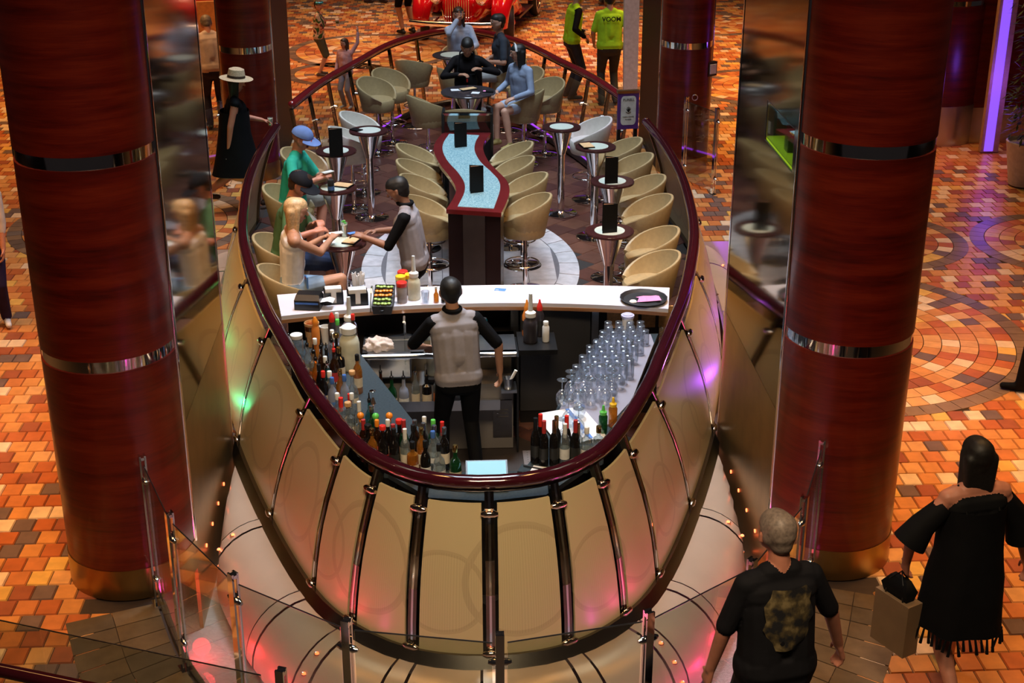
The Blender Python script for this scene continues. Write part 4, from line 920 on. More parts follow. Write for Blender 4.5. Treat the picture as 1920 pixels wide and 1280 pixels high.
# left end of the counter: card printer, till and cups
t = thing('receipt_printer', 'black receipt printer with paper strip at the counter end', 'printer', (-1.30, 10.42, 1.10), R(-8)); q = MB(); q.loft([[(-.10,-.08,0),(.10,-.08,0),(.10,.08,0),(-.10,.08,0)],[(-.10,-.08,.08),(.10,-.08,.08),(.10,.08,.08),(-.10,.08,.08)],[(-.09,-.04,.115),(.09,-.04,.115),(.09,.06,.115),(-.09,.06,.115)]]); q.build('case', M['black'], t)
MB().box(-.09,-.083,.05,.09,-.079,.065).build('slot', M['blue_plastic'], t); q = MB(); q.loft([[(.10,-.05,.06),(.10,.04,.06)],[(.16,-.06,.075),(.16,.03,.08)],[(.20,-.05,.06),(.20,.04,.062)]], closed=False); q.build('receipt', M['paper'], t)
lathe_thing('copper_mug', 'large brown tumbler behind the orange pourer', 'cup', (-1.26, 10.12, .90), [('cup', [(.045,0),(.048,.01),(.058,.19),(.054,.19),(.042,.012)],'cork'),('band', [(.0555,.13),(.0570,.17)],'copper')])
lathe_thing('paper_cup', 'white paper cup beside the brown tumbler', 'cup', (-1.16, 10.16, .90), [('cup', [(.032,0),(.042,.14),(.039,.14),(.030,.008)],'white_plastic')])
lathe_thing('storage_jar', 'glass storage jar with white lid next to the rail', 'jar', (-1.36, 9.92, .90), [('jar', [(.045,0),(.05,.01),(.05,.13),(.04,.15)],'bottle_clear'),('lid', [(.046,.148),(.047,.15),(.047,.175),(.044,.178)],'white_plastic')])
for (x, y, c, lb) in ((-1.22,9.98,'orange_plastic','syrup bottle with orange flip top by the rail'),(-1.10,10.06,'red_plastic','syrup bottle with red flip top next to a green-capped bottle')):
    lathe_thing('squeeze_bottle', lb, 'bottle', (x, y, .90), [('body', [(.030,0),(.032,.01),(.032,.19),(.018,.22)],'liquid_orange' if c[0] == 'o' else 'liquid_dark'),('cap', [(.019,.215),(.022,.235),(.022,.26),(.008,.29)], c)], 'squeeze bottles')
t = thing('drawer_till', 'dark till drawer with paper and white keys under the counter end', 'till', (-1.10, 10.33, .90)); MB().box(-.14,-.08,0,.12,.06,.09).build('case', M['black'], t)
for k in range(5): MB().box(-.12+.045*k,-.075,.09,-.085+.045*k,-.045,.098).build('key', M['white_plastic'], t)
# POS screen at the tip and a box of aperitif with lettering
t = thing('order_screen', 'blue-lit order screen lying on the counter tip under the rail', 'screen', (0, 7.80, .90)); q = MB(); q.loft([[(-.13,-.05,0),(.13,-.05,0),(.13,.12,0),(-.13,.12,0)],[(-.13,-.05,.06),(.13,-.05,.06),(.13,.12,.13),(-.13,.12,.13)]]); q.build('case', M['black'], t)
q = MB(); q.add([(-.12,-.04,.068),(.12,-.04,.068),(.12,.11,.129),(-.12,.11,.129)],[(0,1,2,3)]); q.build('display', M['screen_blue'], t)
t = thing('bottle_carton', 'small black carton with white lettering under the rail', 'box', (-.62, 8.08, .62)); MB().box(-.05,-.05,0,.05,.05,.24).build('carton', M['black'], t)
tx = text_mesh('CAM', .035, M['label_white'], 'lettering', t); tx.rotation_euler = (R(90),0,0); tx.location = (0,-.052,.16)
t2 = None
# clipboard, pen and towel on the glass side
p = at(1035,825,.9); t = thing('bar_towel', 'white cloth with a blue stripe under the drying glasses', 'towel', (.60, 8.62, .913), R(18)); q = MB(); q.loft([[(-.20+.05*i, -.26, .004+.006*math.sin(i*1.7)) for i in range(8)],[(-.19+.05*i, -.08, .006+.006*math.sin(i*2.1)) for i in range(8)],[(-.18+.05*i, .1, .006+.005*math.sin(i*1.3)) for i in range(8)],[(-.14+.045*i, .24, .004) for i in range(8)]], closed=False); q.build('cloth', M['paper'], t)
q = MB(); q.loft([[(.02,-.25,.0125),(.05,-.25,.0125)],[(.03,-.08,.0135),(.06,-.08,.0135)],[(.04,.1,.0125),(.07,.1,.0125)],[(.05,.23,.008),(.08,.23,.008)]], closed=False); q.build('stripe', M['blue_card'], t)
p = at(985,885,.9); t = thing('order_pad', 'open order pad with a pen at the counter tip', 'notepad', (.30, 8.0, .90), R(-20)); MB().box(-.09,-.05,0,.09,.05,.012).build('cover', M['slate_top'], t); MB().box(-.01,-.045,.012,.085,.045,.018).build('page', M['paper'], t); MB().cyl((-.07,.02,.02),(.06,.0,.024),.005).build('pen', M['black'], t)
# ------------------------------------------------------------ glasses: upturned tumblers, goblets, carafes
def glass_proto(kind):
    if kind == 'tumbler': return [('glass', MB().lathe([(.038,0),(.036,.0),(.033,.06),(.029,.115),(.030,.125),(.022,.128),(.020,.118),(.001,.116)], 14).mesh('glass', M['tumbler'], 40))]
    if kind == 'highball': return [('glass', MB().lathe([(.034,0),(.032,0),(.030,.14),(.031,.155),(.024,.158),(.022,.148),(.001,.146)], 14).mesh('glass', M['tumbler'], 40))]
    if kind == 'goblet': return [('bowl', MB().lathe([(.034,0),(.044,.04),(.040,.08),(.018,.11),(.004,.118)], 14).mesh('bowl', M['tumbler'], 50)), ('stem', MB().lathe([(.004,.116),(.004,.18)], 8).mesh('stem', M['tumbler'], 50)), ('foot', MB().lathe([(.004,.178),(.036,.188),(.037,.191),(.003,.193)], 14).mesh('foot', M['tumbler'], 50))]
gp = {k: glass_proto(k) for k in ('tumbler','highball','goblet')}
GN = {'tumbler':'upturned short tumbler in the rows nearest the white counter','highball':'upturned tall glass in the middle rows of the drain mat','goblet':'upturned stemmed goblet at the towel end of the drain mat'}
gpos = []; GLS = []; BOT = []
for j in range(15):
    y = 10.14-.088*j; lo = .98-(10.22-y)*.37+.07; hi = rx(y)-.22
    k = 0; x = lo+.03*(j % 2)
    while x < hi:
        kd = 'tumbler' if y > 9.75 else 'highball' if y > 9.2 else 'goblet'
        if not (kd == 'goblet' and random.random() < .25): gpos.append((x+random.uniform(-.006,.006), y+random.uniform(-.006,.006), kd))
        x += .083 if kd != 'goblet' else .098
for (px, py, kd) in ((1027,822,'tumbler'),(1066,757,'goblet'),(1087,740,'goblet'),(1085,772,'goblet'),(1055,792,'goblet'),(1045,812,'goblet'),(1063,822,'goblet')):
    p = at(px, py, .90+(.192 if kd == 'goblet' else .128)); gpos.append((p.x, p.y, kd))
for (x, y, kd) in gpos:
    if any((c[0]-x)**2+(c[1]-y)**2 < .066**2 for c in taken): continue
    zl = .928
    taken.append((x, y)); zz = .912 if inside(mp_, x, y) else .902
    if y < 8.95: zz = zl
    t = thing('drinking_glass', GN[kd], 'glass', (x, y, zz), 0, 'upturned glasses'); GLS.append((t, kd, x, y))
    for n_, me in gp[kd]: inst(n_, me, t)
for (x, y, c, lb) in ((.88,8.62,'yellow_plastic','juice bottle with yellow flip top beside the goblets'),(.80,8.50,'green_plastic','juice bottle with green flip top beside the goblets')):
    lathe_thing('squeeze_bottle', lb, 'bottle', (x, y, .902), [('body', [(.028,0),(.030,.01),(.030,.13),(.018,.15)],'bottle_green' if c[0] == 'g' else 'bottle_amber'),('cap', [(.024,.145),(.025,.165),(.012,.175),(.007,.21)], c)], 'squeeze bottles')
lathe_thing('food_tub', 'round lavender lid of a tub among the upturned glasses', 'tub', (1.18, 10.22, .912), [('tub', [(.04,0),(.045,.13)],'white_plastic'),('lid', [(.050,.13),(.052,.133),(.052,.15),(.040,.152),(.038,.158),(.001,.158)],'lavender_plastic')])

ORD = ['first','second','third','fourth','fifth','sixth','seventh','eighth','ninth','tenth','eleventh','twelfth','thirteenth','fourteenth','fifteenth','sixteenth','seventeenth','eighteenth']
grid = {}
on_cloth = sorted([g_ for g_ in GLS if g_[3] < 8.86], key=lambda q: -q[3])
for k, g_ in enumerate(on_cloth): g_[0]['label'] = 'upturned %s by the striped white cloth, %s from the drain mat' % ({'tumbler':'short tumbler','highball':'tall glass','goblet':'stemmed goblet'}[g_[1]], ORD[k])
for g_ in [q for q in GLS if q[3] >= 8.86]: grid.setdefault(round((10.14-g_[3])/.088), []).append(g_)
for r_, key in enumerate(sorted(grid)):
    for k, g_ in enumerate(sorted(grid[key], key=lambda q: -q[2])):
        g_[0]['label'] = 'upturned %s, %s from the rail in the %s row from the white counter' % ({'tumbler':'short tumbler','highball':'tall glass','goblet':'stemmed goblet'}[g_[1]], ORD[k], ORD[min(r_, 17)])
for rnd in range(6):                         # tell like bottles apart by their neighbours
    cnt = {}
    for b_ in BOTS: cnt.setdefault(b_[0]['label'], []).append(b_)
    for lb, L_ in cnt.items():
        if len(L_) < 2: continue
        for b_ in L_:
            nb = sorted([(c[2]-b_[2])**2+(c[3]-b_[3])**2, c[1]] for c in BOTS if c[0] is not b_[0])
            b_[0]['label'] = lb.split(' on the ')[0].split(' beside ')[0]+' beside a '+nb[rnd][1]
# ------------------------------------------------------------ bar stools
def stool_parts(lm):
    n = 26; z0, zs = .60, .74
    rings = []
    th = [R(-90-152+304*i/n) for i in range(n+1)]
    def prof(a):
        f = abs((math.degrees(a)+90))/152.0           # 0 at the back, 1 at the front tips
        h = .245*(1-f**1.6)+.03
        return h
    b = MB(); cols = []
    for a in th:
        h = prof(a); c, s = math.cos(a), math.sin(a); sx, sy = 1.02, 1.0
        R0, R1 = .185, .262+.012*(h/.3)
        P = [(R0*.98*c*sx, R0*.98*s*sy, z0), (R0*1.12*c*sx, R0*1.12*s*sy, z0+.05), (R1*c*sx, R1*s*sy, zs+h-.012), ((R1-.008)*c*sx, (R1-.008)*s*sy, zs+h), ((R1-.03)*c*sx, (R1-.03)*s*sy, zs+h-.003), ((R0+.02)*c*sx, (R0+.02)*s*sy, zs+.01), ((R0)*c*sx, (R0)*s*sy, zs-.02), ((R0-.02)*c*sx, (R0-.02)*s*sy, z0+.02)]
        cols.append(P)
    b.loft(cols, True, True); shell = b.mesh('shell', lm, 55)
    b = MB(); b.lathe([(.15,z0-.005),(.195,z0),(.205,z0+.03),(.215,zs-.01),(.20,zs+.012),(.10,zs+.02),(.001,zs+.02)], 24)
    for i, (x, y, z) in enumerate(b.v): b.v[i] = (x*1.05, y*1.0+(.03 if y > 0.1 else 0), z)
    seat = b.mesh('seat', lm, 50)
    pole = MB().lathe([(.024,.02),(.024,.40),(.020,.42),(.020,z0)], 14).mesh('pole', M['chrome'], 40)
    base = MB().lathe([(.205,0),(.205,.008),(.19,.014),(.05,.026),(.032,.05),(.028,.06)], 28).mesh('base', M['chrome'], 40)
    b = MB(); b.torus((0,.03,.30), .17, .009, 26, 8); fr = b.mesh('foot_ring', M['chrome'], 60)
    b = MB(); 
    for a in (90, 210, 330): b.cyl((0,0,.30), (.165*math.cos(R(a)), .03+.165*math.sin(R(a)), .30), .006, n=6)
    st = b.mesh('ring_spokes', M['chrome'], 60)
    return [('shell', shell), ('seat', seat), ('pole', pole), ('base', base), ('foot_ring', fr), ('ring_spokes', st)]
SP = {'tan': stool_parts(M['leather']), 'white': stool_parts(M['leather_lit'])}
STOOLS = {}; FARL = resample(FAR, 300)
TXY = [(at(x_, y_, 1.05).x, at(x_, y_, 1.05).y, e_) for x_, y_, e_ in ((630,283,0),(691,245,0),(1053,238,0),(1117,275,0),(1148,340,0),(1143,433,0),(627,352,0),(640,455,0),(878,172,.12),(850,103,.08))]
def stool(key, pos, deg, label, kind='tan', group='barrel bar stools'):
    p = Vector((pos[0], pos[1], .006))
    for (tx_, ty_, tr_) in TXY:                 # keep pedestals apart
        dv = Vector((p.x-tx_, p.y-ty_, 0)); lim = .41+tr_
        if dv.length < lim: p = Vector((tx_, ty_, .006))+dv.normalized()*lim
    for it in range(12):
        for o_ in STOOLS.values():
            dv = Vector((p.x-o_.x, p.y-o_.y, 0))
            if dv.length < .565: p = Vector((o_.x, o_.y, .006))+(dv.normalized() if dv.length > 1e-3 else Vector((0,1,0)))*.566
        if p.y < 16.1:
            c, g = rail_gap(p); lim = .37 if p.x > 0 else .33
            if g < lim or abs(p.x) > abs(c.x): p.x = math.copysign(max(.1, abs(p.x)-max(.01, (lim-g)*.7)), p.x)
        elif p.y > 16.9:
            c, g = rail_gap(p, FARL)
            if g < .47: d_ = Vector((0-c.x, 18.6-c.y, 0)).normalized(); p = p+d_*(.47-g)
    p.z = .006
    t = thing('bar_stool', label, 'bar stool', p, R(deg), group)
    for n_, me in SP[kind]: inst(n_, me, t)
    STOOLS[key] = p; return t
def stool_px(key, px, py, deg, label, kind='tan'): 
    p = at(px, py, .88); return stool(key, (p.x, p.y), deg, label, kind)
ordn = ['first', 'second', 'third', 'fourth', 'fifth', 'sixth']
for k, (px, py) in enumerate(((818,393),(805,352),(797,323),(795,293))):
    stool_px('sl%d' % k, px-(14 if k == 0 else 8), py, -90, 'beige stool on the waiter side of the serpentine table, %s from the dark end panel' % ordn[k])
for k, (px, py) in enumerate(((985,390),(980,350),(957,318),(956,290))):
    stool_px('sr%d' % k, px, py, 90, 'beige stool across the serpentine table from the waiter, %s from the dark end panel' % ordn[k])
for k, (px, py) in enumerate(((1240,502),(1246,455),(1238,392),(1230,354),(1203,312),(1192,282))):
    stool_px('rr%d' % k, px, py, 92, 'beige barrel stool along the rail beside the menus, %s from the round tray' % ordn[k])
stool_px('fl0', 706,168,-135,'beige barrel stool under the far rail beside the little girl')
stool_px('fl1', 722,150,-135,'beige barrel stool behind another one by the far rail near the little girl')
stool_px('fl2', 776,124,-20,'beige barrel stool turned away near the red car bumper')
stool_px('ft0', 812,195,-60,'beige barrel stool turned toward the dark round table, left of its edge')
stool_px('ft1', 874,207,-4,'beige barrel stool with its back to the serpentine table screen')
stool_px('ft2', 982,186,70,'beige barrel stool under the girl in the grey sweatshirt')
stool_px('fr0', 1020,142,135,'beige barrel stool half hidden beside the dispenser stand')
stool_px('fr1', 1046,168,135,'beige barrel stool in front of another one by the dispenser stand')
stool('fb0', (-.02, 19.62), -60,'beige barrel stool behind the person in black')
stool('fb1', (.80, 20.12), 90,'beige barrel stool under the man in the grey T-shirt')
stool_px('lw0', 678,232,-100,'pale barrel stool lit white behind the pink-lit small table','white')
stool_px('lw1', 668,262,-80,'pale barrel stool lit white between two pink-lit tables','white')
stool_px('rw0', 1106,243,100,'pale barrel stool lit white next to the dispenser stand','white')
stool_px('lt0', 592,306,-110,'beige barrel stool empty between the teal shirt man and the tall menu')
stool('teal', (-1.80, 13.98), -100, 'beige barrel stool under the man in the teal T-shirt')
stool('green', (-1.73, 12.42), -95, 'beige barrel stool under the man in the green shirt and dark cap')
stool('blonde', (-1.62, 11.62), -80, 'beige barrel stool under the blonde woman')
# ------------------------------------------------------------ small round tables
def table_parts(rt_, rim, inlay):
    return [('rim', MB().lathe([(rt_*.9,1.02),(rt_,1.03),(rt_,1.045),(rt_*.985,1.05),(.001,1.05)], 36).mesh('rim', M[rim], 40)),
            ('inlay', MB().lathe([(rt_*.62,1.05),(rt_*.615,1.053),(.001,1.053)], 32).mesh('inlay', M[inlay], 40)),
            ('cone', MB().lathe([(.05,.72),(.052,.74),(rt_*.60,1.01),(rt_*.62,1.022)], 24).mesh('cone', M['chrome'], 40)),
            ('pole', MB().lathe([(.045,.03),(.045,.73)], 18).mesh('pole', M['chrome'], 40)),
            ('base', MB().lathe([(.20,0),(.20,.008),(.18,.014),(.06,.022),(.045,.035)], 30).mesh('base', M['chrome'], 40))]
TP = table_parts(.225, 'table_rim', 'table_inlay'); TB = table_parts(.35, 'table_dark', 'table_dark'); TL = table_parts(.30, 'table_dark', 'table_inlay')
TAB = {}
def table(key, px, py, label, parts=None):
    p = at(px, py, 1.05); t = thing('cocktail_table', label, 'table', (p.x, p.y, .006), 0, 'round cocktail tables'); TAB[key] = p
    for n_, me in (parts or TP): inst(n_, me, t)
table('t0',630,283,'small round table with a tall black menu beside the teal shirt man'); table('t1',691,245,'small pink-lit round table with a phone on its rim')
table('t2',1053,238,'small purple-lit empty round table with a pale centre'); table('t3',1117,275,'small round table with a tan menu lying flat')
table('t4',1148,340,'small round table with a standing menu next to the flat tan menu'); table('t5',1143,433,'small round table with a standing menu nearest the bar counter')
table('t6',627,352,'small round table with the dark drink can'); table('t7',640,455,'small round table with the mint drink between guests and waiter')
table('t8',878,172,'wide dark round table where the person in black stands', TB); table('t9',850,103,'pale-topped round table in front of the woman drinking', TL)
# ------------------------------------------------------------ serpentine table
def zp(L): return [at(740+.21875*x, 180+.21875*y, 1.05) for x, y in L]
Lo = crom(zp([(415,312),(352,390),(335,470),(385,580),(470,690),(525,790),(505,870),(442,970)]), 5); Ro = crom(zp([(832,312),(772,390),(760,460),(805,560),(890,650),(962,725),(985,810),(962,900),(915,1000)]), 5)
Li = crom(zp([(468,325),(420,400),(412,470),(455,560),(545,660),(598,750),(595,835),(540,948)]), 5); Ri = crom(zp([(725,338),(692,400),(687,475),(735,565),(830,655),(890,725),(903,805),(850,966)]), 5)
so = Vector(((Lo[0].x+Ro[0].x)/2, (Lo[0].y+Lo[-1].y)/2, 0))
stb = thing('serpentine_table', 'long S-shaped bar table with pale speckled top and red rim', 'table', (so.x, so.y, .006))
P_ = lambda L: [(p.x-so.x, p.y-so.y) for p in L]
MB().prism(P_(Lo)+P_(list(reversed(Ro))), 1.0, 1.044).build('rim', M['mahogany'], stb)
MB().prism(P_(Li)+P_(list(reversed(Ri))), 1.044, 1.048).build('speckled_inlay', M['speckled_top'], stb)
Lb = resample(Lo, 30); Rb2 = resample(Ro, 30)
A_, B_ = [a.lerp(b_, .30) for a, b_ in zip(Lb, Rb2)], [a.lerp(b_, .70) for a, b_ in zip(Lb, Rb2)]
MB().prism(P_(A_)+P_(list(reversed(B_))), 0, 1.0).build('pedestal', M['dark_laminate'], stb)
a, b_ = Lo[-1], Ro[-1]
dd = (b_-a).normalized(); nn = Vector((dd.y, -dd.x, 0))
q = MB(); q.prism([(p.x-so.x, p.y-so.y) for p in (a+dd*.012-nn*0.02, b_-dd*.012-nn*.02, b_-dd*.012-nn*.16, a+dd*.012-nn*.16)], 0, .999); q.build('end_panel', plain('end_black', (.012,.006,.007), .25, 0, .2, 4), stb)
a, b_ = Lo[0], Ro[0]; dd = (b_-a).normalized(); nn = Vector((-dd.y, dd.x, 0)); up = Vector((0,0,1)); c = (a+b_)/2-so; c.z = 0; hw = (b_-a).length/2
q = MB(); 
for s in (-1, 1): q.obox(c+dd*(hw*s*1.0)+nn*.14+up*.63, dd, nn, up, .015, .16, .63)
q.build('screen_cheek', M['black'], stb)
q = MB(); q.obox(c+nn*.02+up*1.255, dd, nn, up, hw, .03, .012); q.build('screen_cap', M['chrome'], stb)
q = MB(); q.obox(c+nn*.01+up*1.145, dd, nn, up, hw-.015, .005, .10); q.build('screen_glass', M['glass_smoke'], stb)
q = MB(); q.obox(c+nn*.27+up*.55, dd, nn, up, hw-.015, .01, .55); q.build('back_panel', M['dark_laminate'], stb)
q = MB(); q.obox(c+dd*(hw+.016)+nn*.16+up*1.02, nn, dd, up, .04, .002, .07); q.build('notice', M['label_white'], stb)
# ------------------------------------------------------------ menus
def menu(px, py, z, label, h=.27, w_=.135, rz=0):
    p = at(px, py, z); t = thing('menu_booklet', label, 'menu', (p.x, p.y, z), R(rz), 'standing menus')
    for s, nme in ((1,'front_cover'), (-1,'back_cover')):
        q = MB(); a = R(16)*s
        q.obox((.0, -s*.018, h/2), (math.cos(a), math.sin(a)*1.0, 0), (-math.sin(a), math.cos(a), 0), (0,0,1), w_/2, .003, h/2); q.build(nme, M['menu_black'], t)
    q = MB(); q.obox((0, 0, h/2+.002), (1, 0, 0), (0,1,0), (0,0,1), w_/2-.012, .002, h/2-.004); q.build('page', M['menu_page'], t)
menu(631,292,1.059,'standing black menu on the pink-lit table beside the teal shirt man',.30,.15,6); menu(864,275,1.054,'standing black menu next to the serpentine table screen',.27,.14,4); menu(894,360,1.054,'standing black menu on the open middle of the serpentine table',.27,.14,4)
menu(1146,343,1.059,'standing black menu on the table next to the flat tan menu',.27,.135,-6); menu(1143,435,1.059,'standing black menu on the table nearest the bar counter',.27,.14,-4)
def flat_menu(pos, rz, label, w_=.13, l=.19):
    t = thing('menu_folder', label, 'menu', pos, R(rz), 'flat menus'); MB().box(-w_/2,-l/2,0,w_/2,l/2,.012).build('cover', M['menu_black'], t); MB().box(-w_/2+.004,-l/2+.004,.012,w_/2-.004,l/2-.004,.016).build('face', M['menu_tan'], t)
p = TAB['t3']; flat_menu((p.x-.10, p.y-.01, 1.060), 12, 'tan menu folder lying flat on the small table by the pale stool')
p = TAB['t6']; flat_menu((p.x+.08, p.y+.03, 1.060), 66, 'tan menu folder lying flat behind the dark drink can')
lathe_thing('drink_can', 'dark blue drink can on a napkin in front of the teal shirt man', 'can', (p.x-.02, p.y-.165, 1.061), [('body', [(.028,0),(.033,.01),(.033,.105),(.027,.12)],'label_black'),('band', [(.0335,.02),(.0335,.06)],'label_blue'),('lid', [(.026,.119),(.026,.122)],'steel')], 'drink cans')
p = TAB['t7']; flat_menu((p.x+.09, p.y+.0, 1.060), -20, 'tan bill folder between the waiter and the blonde woman', .12, .17)
t = lathe_thing('mint_cocktail', 'tall pale cocktail with mint leaves on the table of the blonde woman', 'drink', (p.x+.02, p.y+.15, 1.060), [('glass', [(.026,0),(.036,.13),(.034,.13),(.024,.006)],'tumbler'),('drink', [(.024,.006),(.032,.11),(.001,.11)],'liquid_cream')])
for k in range(4): MB().sphere((.012*math.cos(k*1.7), .012*math.sin(k*1.7), .125+.008*k), .014, 7, 5, (1,.5,.6)).build('mint_leaf', M['green_plastic'], t, smooth=True)
for (dx, dy, lb) in ((-.11,.0,'white napkin beside the mint cocktail'),):
    t = thing('napkin', lb, 'napkin', (p.x+dx, p.y+dy, 1.060), R(10)); MB().box(-.05,-.05,0,.05,.05,.003).build('sheet', M['paper'], t)
p = TAB['t8']; t = thing('napkin', 'white slip of paper on the wide dark table', 'napkin', (p.x-.16, p.y+.06, 1.060), R(8)); MB().box(-.06,-.05,0,.06,.05,.003).build('sheet', M['paper'], t)
flat_menu((p.x+.0, p.y+.08, 1.060), -60, 'tan menu folder lying on the wide dark table', .11, .22)
t = thing('napkin', 'white napkin near the girl in the grey sweatshirt', 'napkin', (p.x+.09, p.y-.11, 1.060), R(-12)); MB().box(-.05,-.05,0,.05,.05,.003).build('sheet', M['paper'], t)
t = thing('phone', 'dark phone with a pink case on the wide dark table', 'phone', (p.x+.25, p.y-.06, 1.060), R(80)); MB().box(-.035,-.07,0,.035,.07,.009).build('phone_body', M['black'], t); MB().box(-.03,.03,.009,.03,.062,.012).build('card_pocket', M['pink_paper'], t)
p = TAB['t1']; t = thing('phone', 'phone in a dark case on the rim of the pink-lit table', 'phone', (p.x-.14, p.y-.0, 1.06), R(50)); MB().box(-.04,-.07,0,.04,.07,.01).build('phone_body', M['black'], t)
# ------------------------------------------------------------ people
def capsule_mesh(b, p0, p1, r0, r1, n=12):
    p0, p1 = Vector(p0), Vector(p1); d = p1-p0; L = d.length
    if L < 1e-5: d = Vector((0,0,1))
    d.normalize(); sx = d.cross(Vector((0,0,1)) if abs(d.z) < .9 else Vector((1,0,0))).normalized(); sy = d.cross(sx)
    rings = []
    for j in range(6):
        a = -math.pi/2+math.pi/2*j/5; c = p0+d*(math.sin(a)*r0); rr = max(1e-4, math.cos(a)*r0); rings.append((c, rr))
    for j in range(6):
        a = math.pi/2*j/5; c = p1+d*(math.sin(a)*r1); rr = max(1e-4, math.cos(a)*r1); rings.append((c, rr))
    b.loft([[c+sx*(rr*math.cos(2*math.pi*k/n))+sy*(rr*math.sin(2*math.pi*k/n)) for k in range(n)] for c, rr in rings])
def blob(name, prims, mats, tags, voxel, parent, origin, smooth_it=4, groove=None):
    """one continuous surface through all tapered limbs; faces take the material of the nearest limb"""
    b = MB()
    for (p0, p1, r0, r1, tg) in prims: capsule_mesh(b, Vector(p0)-origin, Vector(p1)-origin, r0, r1)
    me = b.mesh('tmp', [], fix=True); o = bpy.data.objects.new('tmp', me); col.objects.link(o)
    m1 = o.modifiers.new('r', 'REMESH'); m1.mode = 'VOXEL'; m1.voxel_size = voxel
    m2 = o.modifiers.new('s', 'SMOOTH'); m2.factor = .5; m2.iterations = smooth_it
    dg = bpy.context.evaluated_depsgraph_get(); out = bpy.data.meshes.new_from_object(o.evaluated_get(dg))
    bpy.data.objects.remove(o); bpy.data.meshes.remove(me); out.name = name
    out.materials.clear()
    for t in tags: out.materials.append(mats[t])
    nP = len(out.polygons); ctr = np.zeros(nP*3, np.float32); out.polygons.foreach_get('center', ctr); ctr = ctr.reshape(-1, 3)
    best = np.full(nP, 1e9, np.float32); idx = np.zeros(nP, np.int32)
    for (p0, p1, r0, r1, tg) in prims:
        a = np.array(Vector(p0)-origin, np.float32); d = np.array(Vector(p1)-Vector(p0), np.float32); L2 = max(1e-9, float(d@d))
        t = np.clip((ctr-a)@d/L2, 0, 1); dist = np.linalg.norm(ctr-a-t[:, None]*d, axis=1)-(r0+(r1-r0)*t)
        m = dist < best; best[m] = dist[m]; idx[m] = tags.index(tg)
    out.polygons.foreach_set('material_index', idx); out.polygons.foreach_set('use_smooth', [True]*nP)
    ob = bpy.data.objects.new(name, out); col.objects.link(ob); ob.parent = parent
    return ob
def ik(a, t, l1, l2, pole):
    a, t = Vector(a), Vector(t); d = t-a; L = d.length; mx = (l1+l2)*.995
    if L > mx: t = a+d*(mx/L); d = t-a; L = mx
    L = max(L, abs(l1-l2)+.02); x = (l1*l1-l2*l2+L*L)/(2*L); h = math.sqrt(max(0, l1*l1-x*x)); u = d.normalized()
    p = Vector(pole); p = p-u*p.dot(u)
    p = p.normalized() if p.length > 1e-4 else Vector((0,0,-1))
    return a+u*x+p*h, t
FAB = {}
def fabric(c, rough=.75):
    k = tuple(round(x, 3) for x in c)
    if k not in FAB: FAB[k] = plain('fabric_%d' % len(FAB), c, rough, 0, .16, 9, spec=.12, bump=.25)
    return FAB[k]
SKIN = {'light': plain('skin_light', (.62,.33,.23), .5, 0, .08, 14), 'tan': plain('skin_tan', (.46,.23,.14), .5, 0, .08, 14), 'brown': plain('skin_brown', (.30,.14,.085), .5, 0, .08, 14), 'red': plain('skin_red', (.55,.22,.14), .5, 0, .08, 14)}
HAIR = {'black': plain('hair_black', (.010,.008,.007), .55, 0, .3, 60), 'brown': plain('hair_brown', (.05,.025,.015), .4, 0, .3, 60), 'blonde': plain('hair_blonde', (.62,.40,.20), .4, 0, .25, 70), 'grey': plain('hair_grey', (.22,.17,.14), .5, 0, .3, 60)}
